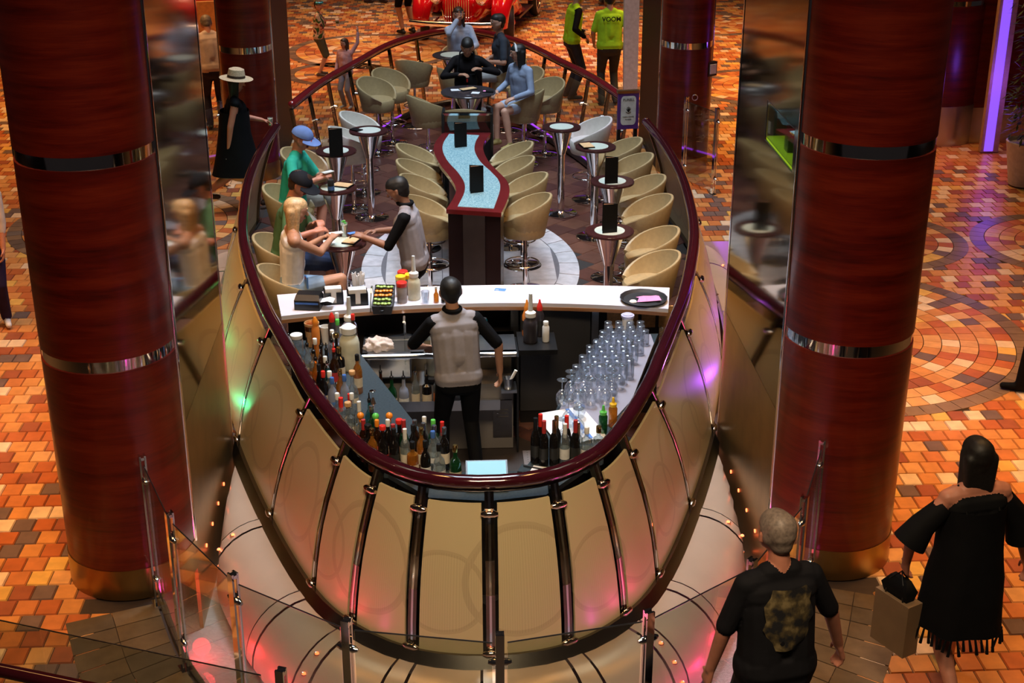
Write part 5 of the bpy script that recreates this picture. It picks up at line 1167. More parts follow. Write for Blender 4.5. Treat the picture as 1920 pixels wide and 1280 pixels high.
def person(label, base, face, h=1.70, pelvis=None, lean=0, side=0, twist=0, head=(0, 0), wrists=None, ankles=None, skin='light', shirt=(.1,.1,.1), sleeve=.55, sleeve2=0, arm_col=None,
           pants=(.02,.02,.03), leg_skin=0.0, shoe=(.03,.03,.03), hair='brown', hairstyle='short', girth=1.0, elbow=None, voxel=.008, curl=.5, tank=False, knee=None, knee_gap=.0, grip=None):
    s = h/1.70; base = Vector(base); t = thing('person', label, 'person', base, 0); O = base.copy()
    fz = R(face); fwd = Vector((-math.sin(fz), math.cos(fz), 0)); rgt = Vector((math.cos(fz), math.sin(fz), 0)); UP = Vector((0,0,1))
    P = base+Vector((0,0,.91*s)) if pelvis is None else Vector(pelvis)
    ln, sd = R(lean), R(side)
    tu = (UP*math.cos(ln)*math.cos(sd)+fwd*math.sin(ln)+rgt*math.sin(sd)).normalized()
    tw = R(twist); tr = (rgt*math.cos(tw)+fwd*math.sin(tw)); tr = (tr-tu*tr.dot(tu)).normalized(); tf = tu.cross(tr).normalized()
    if tf.dot(fwd*math.cos(tw)-rgt*math.sin(tw)) < 0: tf = -tf
    Wd = P+tu*(.17*s); C = P+tu*(.335*s); Nk = P+tu*(.525*s)
    prims = []; A = lambda a, b, r0, r1, tg: prims.append((a, b, r0*s, r1*s, tg))
    g = girth
    A(P-rgt*.075*s, P+rgt*.075*s, .112*g, .112*g, 'pants' if tank else 'shirt'); A(P-rgt*.07*s-UP*.05*s, P+rgt*.07*s-UP*.05*s, .105*g, .105*g, 'pants'); A(P-tr*.07*s+tu*.03*s, C-tr*.085*s, .105*g, .105, 'shirt'); A(P+tr*.07*s+tu*.03*s, C+tr*.085*s, .105*g, .105, 'shirt')
    A(Wd-tf*.0*s, C+tf*.015*s, .112*g, .118*g, 'shirt'); A(Wd+tf*.03*s*g, Wd+tf*.03*s*g+tu*.04*s, .10*g, .10*g, 'shirt')
    A(C-tr*.10*s+tu*.06*s, C+tr*.10*s+tu*.06*s, .095, .095, 'shirt')
    shx = .125 if tank else .135
    A(Nk-tr*shx*s-tu*.07*s, Nk+tr*shx*s-tu*.07*s, .062, .062, 'skin' if tank else 'shirt'); A(Nk-tu*.035*s-tr*.06*s, Nk-tu*.035*s+tr*.06*s, .056, .056, 'skin' if tank else 'shirt')
    # head
    hy, hp = R(head[0]), R(head[1])
    hf = (fwd*math.cos(hy)-rgt*math.sin(hy)); hr = (rgt*math.cos(hy)+fwd*math.sin(hy)); hu = (UP*math.cos(hp)+hf*math.sin(hp)); hf = (hf*math.cos(hp)-UP*math.sin(hp))
    Hc = Nk+tu*(.035*s)+hu*(.112*s)+hf*(.018*s)
    A(Nk-tu*.02*s, Hc-hu*.06*s-hf*.015*s, .054, .050, 'skin')
    A(Hc+hu*.022*s-hf*.018*s, Hc+hu*.022*s+hf*.022*s, .084, .080, 'skin'); A(Hc-hu*.035*s+hf*.018*s, Hc-hu*.078*s+hf*.036*s, .062, .036, 'skin'); A(Hc-hu*.02*s-hr*.028*s+hf*.02*s, Hc-hu*.02*s+hr*.028*s+hf*.02*s, .055, .055, 'skin')
    A(Hc+hu*.010*s+hf*.088*s, Hc-hu*.026*s+hf*.106*s, .009, .014, 'skin')                                   # nose
    A(Hc-hu*.058*s-hr*.016*s+hf*.082*s, Hc-hu*.058*s+hr*.016*s+hf*.082*s, .009, .009, 'lip')
    for q in (-1, 1): A(Hc+hr*(q*.080*s)+hu*.012*s-hf*.006*s, Hc+hr*(q*.084*s)-hu*.022*s+hf*.0*s, .015, .011, 'skin')   # ears
    # arms and hands
    hand_info = {}
    for q, nmq in ((-1, 'L'), (1, 'R')):
        S = Nk+tr*(q*.172*s)-tu*.078*s
        tgt = (wrists or {}).get(nmq)
        tgt = Vector(tgt) if tgt is not None else S-UP*.50*s+fwd*.07*s+rgt*q*.07*s
        pole = Vector((elbow or {}).get(nmq, tuple(-fwd*.6-UP*.5+rgt*q*.5)))
        E_, W_ = ik(S, tgt, .285*s, .25*s, pole)
        ac = 'sleeve' if arm_col else 'shirt'
        A(S-tr*q*.02*s, S, .062, .056, 'skin' if tank else ac)
        sp = sleeve
        if sp > 0:
            m_ = S.lerp(E_, min(1, sp)); A(S, m_, .056, .052 if sp < 1 else .046, ac)
            if sp < 1: A(m_, E_, .041, .039, 'skin')
        else: A(S, E_, .047, .039, 'skin')
        if sleeve2 > 0:
            m_ = E_.lerp(W_, sleeve2); A(E_, m_, .046, .038, ac)
            if sleeve2 < .98: A(m_, W_, .032, .027, 'skin')
        else: A(E_, W_, .039, .0265, 'skin')
        d = (W_-E_).normalized(); nrm = (-rgt*q*.8-UP*.3+fwd*.1) if abs(d.z) > .6 else (-UP+rgt*q*-.3)
        nrm = (nrm-d*nrm.dot(d)).normalized(); lat = d.cross(nrm).normalized(); lat = lat if lat.dot(fwd if abs(d.z) > .6 else -rgt*q) > 0 else -lat
        for o_ in (-.024, 0, .024): A(W_+d*.012*s+lat*o_*.6*s, W_+d*.078*s+lat*o_*s, .0165, .0155, 'skin')
        cu = curl
        for fi, (o_, ln_) in enumerate(((-.031,.058),(-.0105,.068),(.0105,.074),(.031,.066))):
            K0 = W_+d*.084*s+lat*o_*s; d1 = (d*math.cos(cu*.9)+nrm*math.sin(cu*.9)).normalized(); d2 = (d*math.cos(cu*2.1)+nrm*math.sin(cu*2.1)).normalized()
            K1 = K0+d1*(ln_*.55*s); K2 = K1+d2*(ln_*.5*s); A(K0, K1, .0105, .0095, 'skin'); A(K1, K2, .0095, .0085, 'skin')
        T0 = W_+d*.028*s+lat*.026*s; T1 = T0+(d*.6+lat*.75+nrm*.25).normalized()*(.042*s); T2 = T1+(d*.9+lat*.15+nrm*.35).normalized()*(.032*s); A(T0, T1, .0125, .0105, 'skin'); A(T1, T2, .0105, .009, 'skin')
        hand_info[nmq] = (W_, d, nrm, lat)
    # legs and shoes
    for q, nmq in ((-1, 'L'), (1, 'R')):
        Hp = P+rgt*(q*.088*s)-UP*.03*s
        tgt = (ankles or {}).get(nmq); tgt = Vector(tgt) if tgt is not None else base+rgt*(q*.105*s)+UP*.085*s-fwd*.02*s
        pole = Vector((knee or {}).get(nmq, tuple(fwd+UP*.35+rgt*q*knee_gap)))
        K_, An = ik(Hp, tgt, .43*s, .42*s, pole)
        cut = 1-leg_skin                        # share of the leg under cloth, hip to ankle
        f1 = min(1, cut*2); m_ = Hp.lerp(K_, f1)
        A(Hp, m_, .090*g, .066+.024*(1-f1), 'pants')
        if f1 < 1: A(m_, K_, .074-.014*f1, .054, 'skin')
        f2 = max(0, cut*2-1)
        if f2 > 0:
            m2 = K_.lerp(An, f2); A(K_, m2, .064, .054, 'pants')
            if f2 < .98: A(m2, An, .05, .036, 'skin')
        else: A(K_, K_.lerp(An, .35)-fwd*.006, .054, .054, 'skin'); A(K_.lerp(An, .35)-fwd*.006, An, .054, .034, 'skin')
        ft_ = (fwd+rgt*q*.12).normalized()
        sh = (An-K_).normalized(); dn = -UP if abs(sh.z) > .55 else sh
        A(An-ft_*.035*s+dn*.045*s, An+ft_*.02*s+dn*.04*s, .038, .038, 'shoe'); A(An+ft_*.02*s+dn*.045*s, An+ft_*.145*s+dn*.052*s, .036, .030, 'shoe')
        A(An, An+dn*.03*s, .036, .038, 'shoe')
    mats = {'skin': SKIN[skin], 'shirt': fabric(shirt), 'pants': fabric(pants), 'shoe': fabric(shoe, .5), 'sleeve': fabric(arm_col or shirt), 'lip': M.get('lip') or plain('lip', (.38,.11,.09), .5)}
    blob('body', prims, mats, ['skin','shirt','pants','shoe','sleeve','lip'], voxel, t, O)
    for q in (-1, 1):
        b = MB(); c = Hc+hr*(q*.032*s)+hu*.018*s+hf*.086*s-O; b.sphere(c, .011*s, 8, 6); eo = b.build('eye', M['label_white'], t, smooth=True)
        b = MB(); b.sphere(c+hf*.008*s, .0058*s, 8, 6); b.build('iris', M['black'], eo, smooth=True)
        b = MB(); b.tube([c+hu*.018*s-hr*.016*s+hf*.002*s, c+hu*.023*s+hf*.006*s, c+hu*.018*s+hr*.016*s+hf*.002*s], .0042*s, 6); b.build('eyebrow', HAIR.get(hair, HAIR['brown']), t, smooth=True)
    HP = []; HA = lambda a, b, r0, r1: HP.append((a, b, r0*s, r1*s, 'hair'))
    if hairstyle != 'bald':
        HA(Hc+hu*.038*s-hf*.030*s, Hc+hu*.045*s+hf*.018*s, .084, .078); HA(Hc+hu*.0*s-hf*.038*s, Hc-hu*.035*s-hf*.038*s, .076, .058)
        for q in (-1, 1): HA(Hc+hu*.03*s+hr*q*.03*s-hf*.01*s, Hc+hu*.0*s+hr*q*.036*s-hf*.02*s, .06, .052)
    bk = -hf*.052*s
    if hairstyle == 'long':
        for qi, q in enumerate((-.062, -.042, -.02, 0, .02, .042, .062)): HA(Hc+bk+hr*q*s, Hc+bk*1.35+hr*q*1.1*s-UP*(.27+.05*((qi*3) % 5)/4)*s, .042, .016)
        for q in (-1, 1): HA(Hc+hr*q*.070*s+hu*.03*s, Hc+hr*q*.085*s-UP*.22*s-hf*.02*s, .030, .020)
    if hairstyle == 'shoulder':
        for q in (-.05, 0, .05): HA(Hc+bk+hr*q*s, Hc+bk*1.2+hr*q*1.2*s-UP*.20*s, .05, .03)
        for q in (-1, 1): HA(Hc+hr*q*.066*s+hu*.03*s, Hc+hr*q*.08*s-UP*.17*s-hf*.01*s, .030, .024)
    if hairstyle == 'pony':
        HA(Hc-hf*.10*s+hu*.03*s, Hc-hf*.13*s-UP*.18*s, .03, .018)
    if HP: blob('hair', HP, {'hair': HAIR[hair]}, ['hair'], .010, t, O, 3)
    return dict(t=t, O=O, Hc=Hc, hf=hf, hr=hr, hu=hu, s=s, hand=hand_info, P=P, C=C, Nk=Nk, tu=tu, tf=tf, tr=tr, fwd=fwd, rgt=rgt)
def cap_hat(d, c, band=None):
    b = MB(); rings = []
    s, Hc, hf, hr, hu, O = d['s'], d['Hc'], d['hf'], d['hr'], d['hu'], d['O']
    for j in range(8):
        a = math.pi/2*j/7; rr = .103*math.cos(a)+.0005; z = .035+.088*math.sin(a)
        rings.append([Hc+hu*z*s-hf*.006*s+hr*(rr*math.cos(2*math.pi*k/20)*s)+hf*(rr*1.08*math.sin(2*math.pi*k/20)*s)-O for k in range(20)])
    b.loft(rings); cp = b.build('cap', fabric(c), d['t'], smooth=60)
    b = MB(); up, lo = [], []
    for k in range(11):
        a = R(20+140*k/10); x, y = math.cos(a), math.sin(a)
        for r_, L in ((.098, lo), (.098+.085*max(0, math.sin(a))**.7, up)): L.append(Hc+hr*(x*r_*s)+hf*(y*r_*1.05*s)+hu*((.040-.02*(r_-.098)/.085-.018*abs(x))*s)-O)
    b.loft([lo, up, [p-hu*.006*s for p in up], [p-hu*.006*s for p in lo]], closed=False); b.build('peak', fabric(c), cp, smooth=60)
def tube_skirt(d, name, rings, c, mat=None, n=28):
    b = MB(); R_ = []
    for (ctr, rx_, ry_, wob) in rings:
        ctr = Vector(ctr); R_.append([ctr+d['rgt']*(rx_*math.cos(2*math.pi*k/n)*(1+wob*math.sin(5*2*math.pi*k/n)))+d['fwd']*(ry_*math.sin(2*math.pi*k/n)*(1+wob*math.sin(5*2*math.pi*k/n+1)))-d['O'] for k in range(n)])
    b.loft(R_, True, False); return b.build(name, mat or fabric(c), d['t'], smooth=60)
BLK = (.005,.005,.006)
# bartender, back to us at the sink
p = at(866, 872, 0)
bp_ = Vector((-.15, 9.58, .006))
d = person('bartender in a grey waistcoat and black shirt standing at the sink, back turned', bp_, 8, 1.60, lean=9, side=-3, head=(4, 12), wrists={'L': bp_+Vector((-.26,.32,.96)), 'R': bp_+Vector((.31,.10,.84))}, elbow={'R': (.9,-.35,.1), 'L': (-.6,-.3,-.3)}, ankles={'L': bp_+Vector((-.13,.0,.085)), 'R': bp_+Vector((.13,-.03,.085))},
           skin='tan', shirt=(.30,.27,.28), arm_col=BLK, sleeve=.9, pants=BLK, shoe=BLK, hair='black', girth=1.06, voxel=.007)
b = MB(); b.torus((0,0,0), .064*d['s'], .018*d['s'], 20, 8); o = b.build('collar', fabric(BLK), d['t'], smooth=60); o.location = d['Nk']+d['tu']*.015-d['O']
# waiter
wp = Vector((-.50, 12.02, .006)); wr = at(672, 452, 1.10)
d = person('waiter in a grey waistcoat and black shirt handing over a bill folder', wp, 82, 1.68, lean=8, head=(0, 22), wrists={'L': Vector((-.94, 11.94, 1.15)), 'R': wp+Vector((-.34,.16,1.12))}, elbow={'L': (.3,-.4,-.8), 'R': (.3,.5,-.6)}, skin='brown', shirt=(.32,.29,.31), arm_col=BLK, sleeve=1.0, sleeve2=0, pants=BLK, shoe=BLK, hair='black', girth=1.1, voxel=.007)
b = MB(); b.torus((0,0,0), .064*d['s'], .018*d['s'], 20, 8); o = b.build('collar', fabric(BLK), d['t'], smooth=60); o.location = d['Nk']+d['tu']*.015-d['O']
W_, dd_, nn_, ll_ = d['hand']['L']; q = W_+dd_*.12; t = thing('payment_card', 'blue payment card in the waiter hand', 'card', q, R(30)); MB().box(-.04,-.025,-.001,.04,.025,.001).build('card', M['blue_card'], t)
# blonde guest
S_ = STOOLS['blonde']
pv = Vector((S_.x+.03, S_.y, .85))
d = person('blonde woman in a white tank top and denim shorts seated with legs crossed', (S_.x+.05, S_.y, .006), -78, 1.66, pelvis=pv, lean=4, head=(0, 10), wrists={'L': Vector((-1.32, 11.98, 1.13)), 'R': Vector((-1.22, 11.82, 1.18))}, elbow={'L': (0,.3,-.8), 'R': (.2,-.6,-.6)},
           ankles={'L': pv+Vector((.46,.02,-.44)), 'R': pv+Vector((.40,-.10,-.36))}, knee={'L': (1,.0,.6), 'R': (1,.25,.7)}, skin='tan', shirt=(.80,.78,.80), sleeve=0, tank=True, pants=(.25,.34,.46), leg_skin=.72, shoe=(.6,.55,.5), hair='blonde', hairstyle='long', girth=.9, voxel=.007)
W_, dd_, nn_, ll_ = d['hand']['R']; q = W_+dd_*.11; t = thing('phone', 'slim pale phone in the hand of the blonde woman', 'phone', q, R(20)); MB().box(-.06,-.03,-.004,.06,.03,.004).build('phone_body', M['label_white'], t)
t = thing('card_holder', 'blue lanyard card holder on the hip of the blonde woman', 'card holder', pv+Vector((.14,-.13,.06)), R(-70)); MB().box(-.04,-.006,-.05,.04,.006,.05).build('wallet', M['label_blue'], t); MB().box(-.03,-.008,.02,.0,-.006,.04).build('badge', M['label_red'], t)
# green shirt guest
S_ = STOOLS['green']; pv = Vector((S_.x+.03, S_.y, .85))
d = person('man in a green shirt and dark cap leaning on the table', (S_.x+.05, S_.y, .006), -92, 1.74, pelvis=pv, lean=10, head=(-12, 28), wrists={'R': Vector((-1.40, 12.14, 1.14)), 'L': Vector((-1.38, 12.34, 1.16))}, elbow={'R': (0,-.6,-.6), 'L': (0,.5,-.7)}, ankles={'L': pv+Vector((.38,.08,-.50)), 'R': pv+Vector((.38,-.12,-.50))}, skin='red', shirt=(.08,.16,.07), sleeve=.8, pants=(.03,.05,.12), leg_skin=.5, hair='brown', girth=1.18, voxel=.008)
cap_hat(d, (.012,.013,.018))
# teal shirt guest
S_ = STOOLS['teal']; pv = Vector((S_.x+.03, S_.y, .85))
d = person('man in a teal T-shirt and blue cap reading his phone', (S_.x+.05, S_.y, .006), -100, 1.74, pelvis=pv, lean=8, head=(-4, 22), wrists={'R': Vector((-1.50, 13.74, 1.15)), 'L': Vector((-1.42, 13.90, 1.16))}, elbow={'R': (.0,-.6,-.6), 'L': (0,.6,-.6)}, ankles={'L': pv+Vector((.24,.26,-.50)), 'R': pv+Vector((.20,-.32,-.50))}, knee={'L': (.6,1.0,.4), 'R': (.6,-1.0,.4)}, skin='red', shirt=(.04,.46,.34), sleeve=.75, pants=(.26,.25,.22), leg_skin=.5, shoe=(.3,.3,.3), hair='grey', hairstyle='bald', girth=1.12)
cap_hat(d, (.16,.24,.52))
b = MB(); 
for q in (-1, 1): b.tube([d['Hc']+d['hr']*(q*.034)+d['hu']*.018+d['hf']*.108+d['hr']*(.024*math.cos(a))+d['hu']*(.018*math.sin(a))-d['O'] for a in [k*math.pi/6 for k in range(12)]], .003, 6, closed=True)
for q in (-1, 1): b.cyl(d['Hc']+d['hr']*(q*.06)+d['hu']*.02+d['hf']*.10-d['O'], d['Hc']+d['hr']*(q*.09)+d['hu']*.02-d['O'], .003, n=6)
b.build('spectacles', M['label_red'], d['t'])
W_, dd_, nn_, ll_ = d['hand']['L']; t = thing('phone', 'phone held by the man in the teal T-shirt', 'phone', W_+dd_*.11+Vector((0,0,.01)), R(40)); MB().box(-.06,-.03,-.004,.06,.03,.004).build('phone_body', M['label_white'], t)
# person in black at the dark table
d = person('person in a black jacket standing at the wide dark table looking down', (.13, 18.66, .006), 172, 1.64, lean=8, head=(6, 30), wrists={'L': (.30, 18.44, 1.22), 'R': (.00, 18.40, 1.16)}, elbow={'L': (.8,.3,-.3), 'R': (-.8,.3,-.3)}, skin='tan', shirt=(.010,.008,.009), sleeve=1, sleeve2=.95, pants=BLK, shoe=BLK, hair='black', hairstyle='pony', girth=1.2, voxel=.009)
q = d['C']+d['tf']*.20; t = thing('shoulder_bag', 'black bag with a small red tag held at the waist of the person in black', 'bag', q-Vector((0,.0,.12))+Vector((0,.05,0)), R(172)); b = MB(); b.loft([[(-.13,-.06,-.12),(.13,-.06,-.12),(.13,.06,-.12),(-.13,.06,-.12)],[(-.15,-.07,0),(.15,-.07,0),(.15,.07,0),(-.15,.07,0)],[(-.12,-.04,.10),(.12,-.04,.10),(.12,.04,.10),(-.12,.04,.10)]]); b.build('bag_body', fabric(BLK), t, smooth=50); MB().box(-.03,.062,-.02,-.01,.068,.05).build('tag', M['red_plastic'], t); b = MB(); b.tube([(-.12,0,.08),(-.09,-.1,.36),(0,-.16,.48),(.09,-.1,.36),(.12,0,.08)], .010, 6); b.build('strap', fabric(BLK), t)
# girl in sweatshirt
S_ = STOOLS['ft2']; pv = Vector((S_.x-.02, S_.y, .85))
d = person('girl in a grey sweatshirt with a white headband seated sideways on a stool', (S_.x, S_.y, .006), 128, 1.62, pelvis=pv, lean=4, head=(-32, 6), wrists={'R': pv+Vector((-.32,.08,.12)), 'L': pv+Vector((-.12,-.32,.12))}, elbow={'R': (0,.6,-.6), 'L': (.6,-.2,-.6)}, ankles={'L': pv+Vector((-.18,-.42,-.44)), 'R': pv+Vector((-.34,-.28,-.42))}, skin='light', shirt=(.30,.36,.50), sleeve=1, sleeve2=.9, pants=(.40,.46,.58), leg_skin=.68, shoe=(.42,.32,.12), hair='black', hairstyle='shoulder', voxel=.009)
b = MB(); b.tube([d['Hc']+d['hr']*(.094*math.cos(a))+d['hu']*(.04+.088*math.sin(a))+d['hf']*.03-d['O'] for a in [math.pi*k/12 for k in range(13)]], .014, 8, flat=.5); b.build('headband', fabric((.72,.72,.74)), d['t'], smooth=60)
# woman drinking and man in grey by the far rail
d = person('woman in a pale blue hooded top raising a glass to her mouth', (.04, 20.95, .006), 195, 1.64, pelvis=(.04, 20.95, .84), lean=0, head=(-20, 4), wrists={'R': (.02, 20.74, 1.45), 'L': (.16, 20.66, 1.02)}, elbow={'R': (-.6,-.2,-.8), 'L': (.6,0,-.6)}, ankles={'L': (.22,20.6,.36), 'R': (.06,20.6,.36)}, skin='light', shirt=(.50,.60,.80), sleeve=1, sleeve2=.9, pants=(.03,.03,.04), hair='brown', hairstyle='shoulder', voxel=.010)
W_, dd_, nn_, ll_ = d['hand']['R']; q = W_+dd_*.10+Vector((0,-.03,0)); lathe_thing('drinking_glass', 'clear glass at the mouth of the woman in pale blue', 'glass', q-Vector((0,0,.05)), [('glass', GL,'tumbler')])
stool('fb2', (.04, 20.97), 180, 'beige barrel stool under the woman in the pale blue top')
S_ = STOOLS['fb1']; pv = Vector((S_.x-.02, S_.y, .85))
d = person('man in a dark grey T-shirt seated facing the woman who drinks', (S_.x, S_.y, .006), 100, 1.78, pelvis=pv, lean=10, head=(10, 2), wrists={'L': pv+Vector((-.24,-.14,.17)), 'R': pv+Vector((-.24,.16,.16))}, elbow={'L': (.4,-.6,-.4)}, ankles={'L': pv+Vector((-.36,-.12,-.48)), 'R': pv+Vector((-.36,.14,-.48))}, skin='light', shirt=(.045,.055,.075), sleeve=.8, pants=(.36,.36,.36), leg_skin=.5, shoe=(.5,.5,.5), hair='black', girth=1.12, voxel=.010)
# two staff in high visibility vests
q = at(1070, 186, 0)
d = person('crew member in a lime vest over black sleeves looking down', (q.x, q.y, .012), -75, 1.72, lean=6, head=(0, 30), wrists={'R': Vector((q.x+.18, q.y-.16, 1.0)), 'L': Vector((q.x+.20, q.y+.1, 1.02))}, skin='tan', shirt=(.42,.75,.02), arm_col=BLK, sleeve=1, sleeve2=.95, pants=(.03,.03,.035), hair='black', voxel=.010)
q = at(1140, 196, 0)
d = person('crew member in a lime vest lettered on the back', (q.x, q.y, .012), 4, 1.70, lean=3, head=(0, 22), wrists={'L': Vector((q.x-.22, q.y+.2, .92)), 'R': Vector((q.x+.26, q.y+.12, .92))}, skin='tan', shirt=(.40,.78,.03), sleeve=.8, arm_col=(.40,.78,.03), pants=(.05,.045,.035), hair='black', girth=1.15, voxel=.010)
tx = text_mesh('VOOM', .095, M['black'], 'lettering', d['t'], .002); tx.rotation_euler = (R(88), 0, R(4)); tx.location = d['C']+d['tu']*.06-d['fwd']*.125-d['O']
# straw hat woman walking past the entrance
q = Vector((-2.66, 16.42, .012))
d = person('woman in a black sleeveless dress and straw hat walking with a drink', q, -78, 1.64, lean=3, head=(0, 8), wrists={'L': q+Vector((.30,.24,1.02)), 'R': q+Vector((-.05,-.20,.80))}, ankles={'L': q+Vector((.30,.08,.09)), 'R': q+Vector((-.38,-.06,.22))}, skin='red', shirt=BLK, sleeve=0, pants=BLK, leg_skin=.5, shoe=(.05,.03,.02), hair='black', hairstyle='shoulder', girth=1.2, voxel=.009)
tube_skirt(d, 'dress_skirt', [(d['C'],.20,.17,0),(d['P']+Vector((0,0,.06)),.215,.19,.01),(d['P']-Vector((0,0,.2)),.25,.24,.03),(d['P']-Vector((0,0,.42)),.29,.30,.05)], BLK)
b = MB(); b.lathe([(.19,.0),(.195,.004),(.105,.012),(.100,.05),(.088,.11),(.05,.125),(.001,.12)], 28); o = b.build('straw_hat', plain('straw', (.60,.46,.30), .8, 0, .2, 80, bump=.4), d['t'], smooth=50); o.location = d['Hc']+d['hu']*.045-d['O']; o.rotation_euler = (0, R(6), 0)
b = MB(); b.lathe([(.1045,.014),(.1025,.045)], 28, cap=False); h2 = b.build('hat_band', fabric((.06,.04,.03)), o, smooth=50)
W_, dd_, nn_, ll_ = d['hand']['L']; lathe_thing('cup', 'clear cup of milky drink in the hand of the straw hat woman', 'cup', W_+dd_*.10-Vector((0,0,.05)), [('glass', GL,'tumbler'),('drink', [(.024,.01),(.03,.085),(.001,.085)],'liquid_cream')])
W_, dd_, nn_, ll_ = d['hand']['R']; q2 = W_+dd_*.11; t = thing('water_bottle', 'white water bottle carried low by the straw hat woman', 'bottle', q2); t.rotation_euler = (R(12), R(28), 0); MB().lathe([(.034,-.20),(.036,-.19),(.036,-.02),(.026,.0),(.018,.01)], 14).build('body', M['white_plastic'], t, smooth=40); MB().lathe([(.02,.008),(.02,.04),(.016,.045)], 12).build('cap', M['black'], t, smooth=40)
# bystanders further off
q = at(408, 240, 0); person('grey-haired person in a white shirt standing bowed, seen from behind', (q.x, q.y, .012), 20, 1.62, lean=14, head=(0, 40), skin='red', shirt=(.62,.50,.48), sleeve=1, sleeve2=.4, pants=(.03,.03,.06), hair='grey', girth=1.1, voxel=.011)
q = at(602, 143, 0); d = person('boy in a leafy printed shirt with sunglasses on his head holding a cup', (q.x, q.y, .012), -95, 1.24, head=(-30, 6), wrists={'L': Vector((q.x+.24, q.y+.06, .86)), 'R': Vector((q.x+.24, q.y-.08, .80))}, skin='light', shirt=(.45,.42,.34), sleeve=.9, pants=(.10,.11,.07), leg_skin=.48, shoe=(.10,.09,.09), hair='black', voxel=.008, girth=1.1)
m_, nt, b_ = nm('leaf_print'); nz = N(nt, 'ShaderNodeTexNoise'); nz.inputs['Scale'].default_value = 9; nz.inputs['Detail'].default_value = 1; tc = N(nt, 'ShaderNodeTexCoord'); nt.links.new(tc.outputs['Object'], nz.inputs['Vector']); rp = ramp(nt, [(0,(.02,.12,.03)),(.40,(.02,.10,.03)),(.45,(.60,.50,.40)),(.56,(.60,.50,.40)),(.58,(.35,.04,.03)),(.64,(.04,.04,.04))], 'CONSTANT'); nt.links.new(nz.outputs[0], rp.inputs[0]); nt.links.new(rp.outputs[0], b_.inputs['Base Color'])
[c_ for c_ in d['t'].children if c_.name.startswith('body')][0].data.materials[1] = m_
b = MB(); b.tube([d['Hc']+d['hr']*(.088*d['s']*math.cos(a))+d['hf']*(.095*d['s']*math.sin(a))+d['hu']*.075*d['s']-d['O'] for a in [math.pi*k/10 for k in range(11)]], .016, 8, flat=1.2); b.build('sunglasses', plain('lens_blue', (.05,.35,.60), .1, .6), d['t'], smooth=60)
W_, dd_, nn_, ll_ = d['hand']['L']; lathe_thing('cup', 'paper cup with green print held by the boy', 'cup', W_+dd_*.09-Vector((0,0,.05)), [('cup', [(.026,0),(.034,.11),(.001,.11)],'white_plastic'),('print', [(.0295,.04),(.0325,.08)],'bottle_green')])
q = at(652, 204, 0); person('little girl in a pink top raising one arm', (q.x, q.y, .012), 150, 1.06, head=(-20, 0), wrists={'L': Vector((q.x+.20, q.y-.02, 1.16)), 'R': Vector((q.x-.16, q.y, .55))}, elbow={'L': (1,0,-.2)}, skin='light', shirt=(.58,.34,.36), sleeve=1, sleeve2=.95, pants=(.24,.24,.30), shoe=(.5,.5,.5), hair='brown', hairstyle='shoulder', voxel=.007)
q = at(764, 64, 0); person('tall person in black shorts beside the red car', (q.x, q.y, .012), 30, 1.82, skin='tan', shirt=(.03,.03,.03), pants=BLK, leg_skin=.52, shoe=(.03,.03,.03), voxel=.011)
q = at(708, 6, 0); person('person with bare legs and sandals walking beyond the boy', (q.x, q.y, .012), 60, 1.68, ankles={'L': Vector((q.x-.14, q.y, .09)), 'R': Vector((q.x+.16, q.y, .09))}, skin='tan', shirt=(.25,.1,.08), pants=(.1,.1,.12), leg_skin=.5, shoe=(.05,.03,.03), voxel=.012)
q = at(1134, 11, 0); person('person in brown shoes beyond the crew in lime vests', (q.x, q.y, .012), -60, 1.74, skin='tan', shirt=(.1,.08,.07), pants=(.05,.04,.04), shoe=(.16,.07,.03), voxel=.012)
q = at(-6, 612, 0); person('person in a white shirt and dark trousers passing the red column', (q.x, q.y, .012), -165, 1.62, wrists={'L': Vector((q.x+.20, q.y-.10, .78))}, skin='red', shirt=(.66,.55,.52), sleeve=1, sleeve2=.3, pants=(.025,.015,.05), shoe=(.62,.58,.6), hair='grey', girth=1.15, voxel=.010)
q = at(1945, 735, 0); person('walker in dark clothes beyond the ringed paving', (q.x+.12, q.y, .012), 60, 1.75, ankles={'L': Vector((q.x-.14, q.y+.02, .09)), 'R': Vector((q.x+.40, q.y, .12))}, skin='tan', shirt=BLK, pants=BLK, shoe=BLK, voxel=.012)
q = at(392, 95, 0); sp_ = Vector((q.x, q.y, .012))
# man in a black printed tee
q = Vector((1.37, 5.84, .012))
d = person('balding man in a black T-shirt with a faded gold print walking away', q, 14, 1.76, lean=4, head=(0, 12), wrists={'L': q+Vector((-.33,.06,.80)), 'R': q+Vector((.40,.20,.84))}, elbow={'L': (-.6,-.6,0), 'R': (.7,-.5,0)}, ankles={'L': q+Vector((-.12,.28,.1)), 'R': q+Vector((.14,-.22,.12))}, skin='red', shirt=(.010,.010,.013), sleeve=.85, pants=(.02,.02,.03), shoe=BLK, hair='grey', girth=1.22, voxel=.007)
pc = d['C']-d['tf']*.118+d['tu']*.0; b = MB(); nu_ = 9; rows_ = []
for j in range(9):
    rows_.append([pc+d['tr']*((k-4)*.032*math.sqrt(max(.03, 1-((j-3.6)/5.0)**2))+.012*math.sin(j*2.1))+d['tu']*(.13-.042*j)-d['tf']*(.038*math.cos((k-4)/4*1.25)-.016)-d['O'] for k in range(9)])
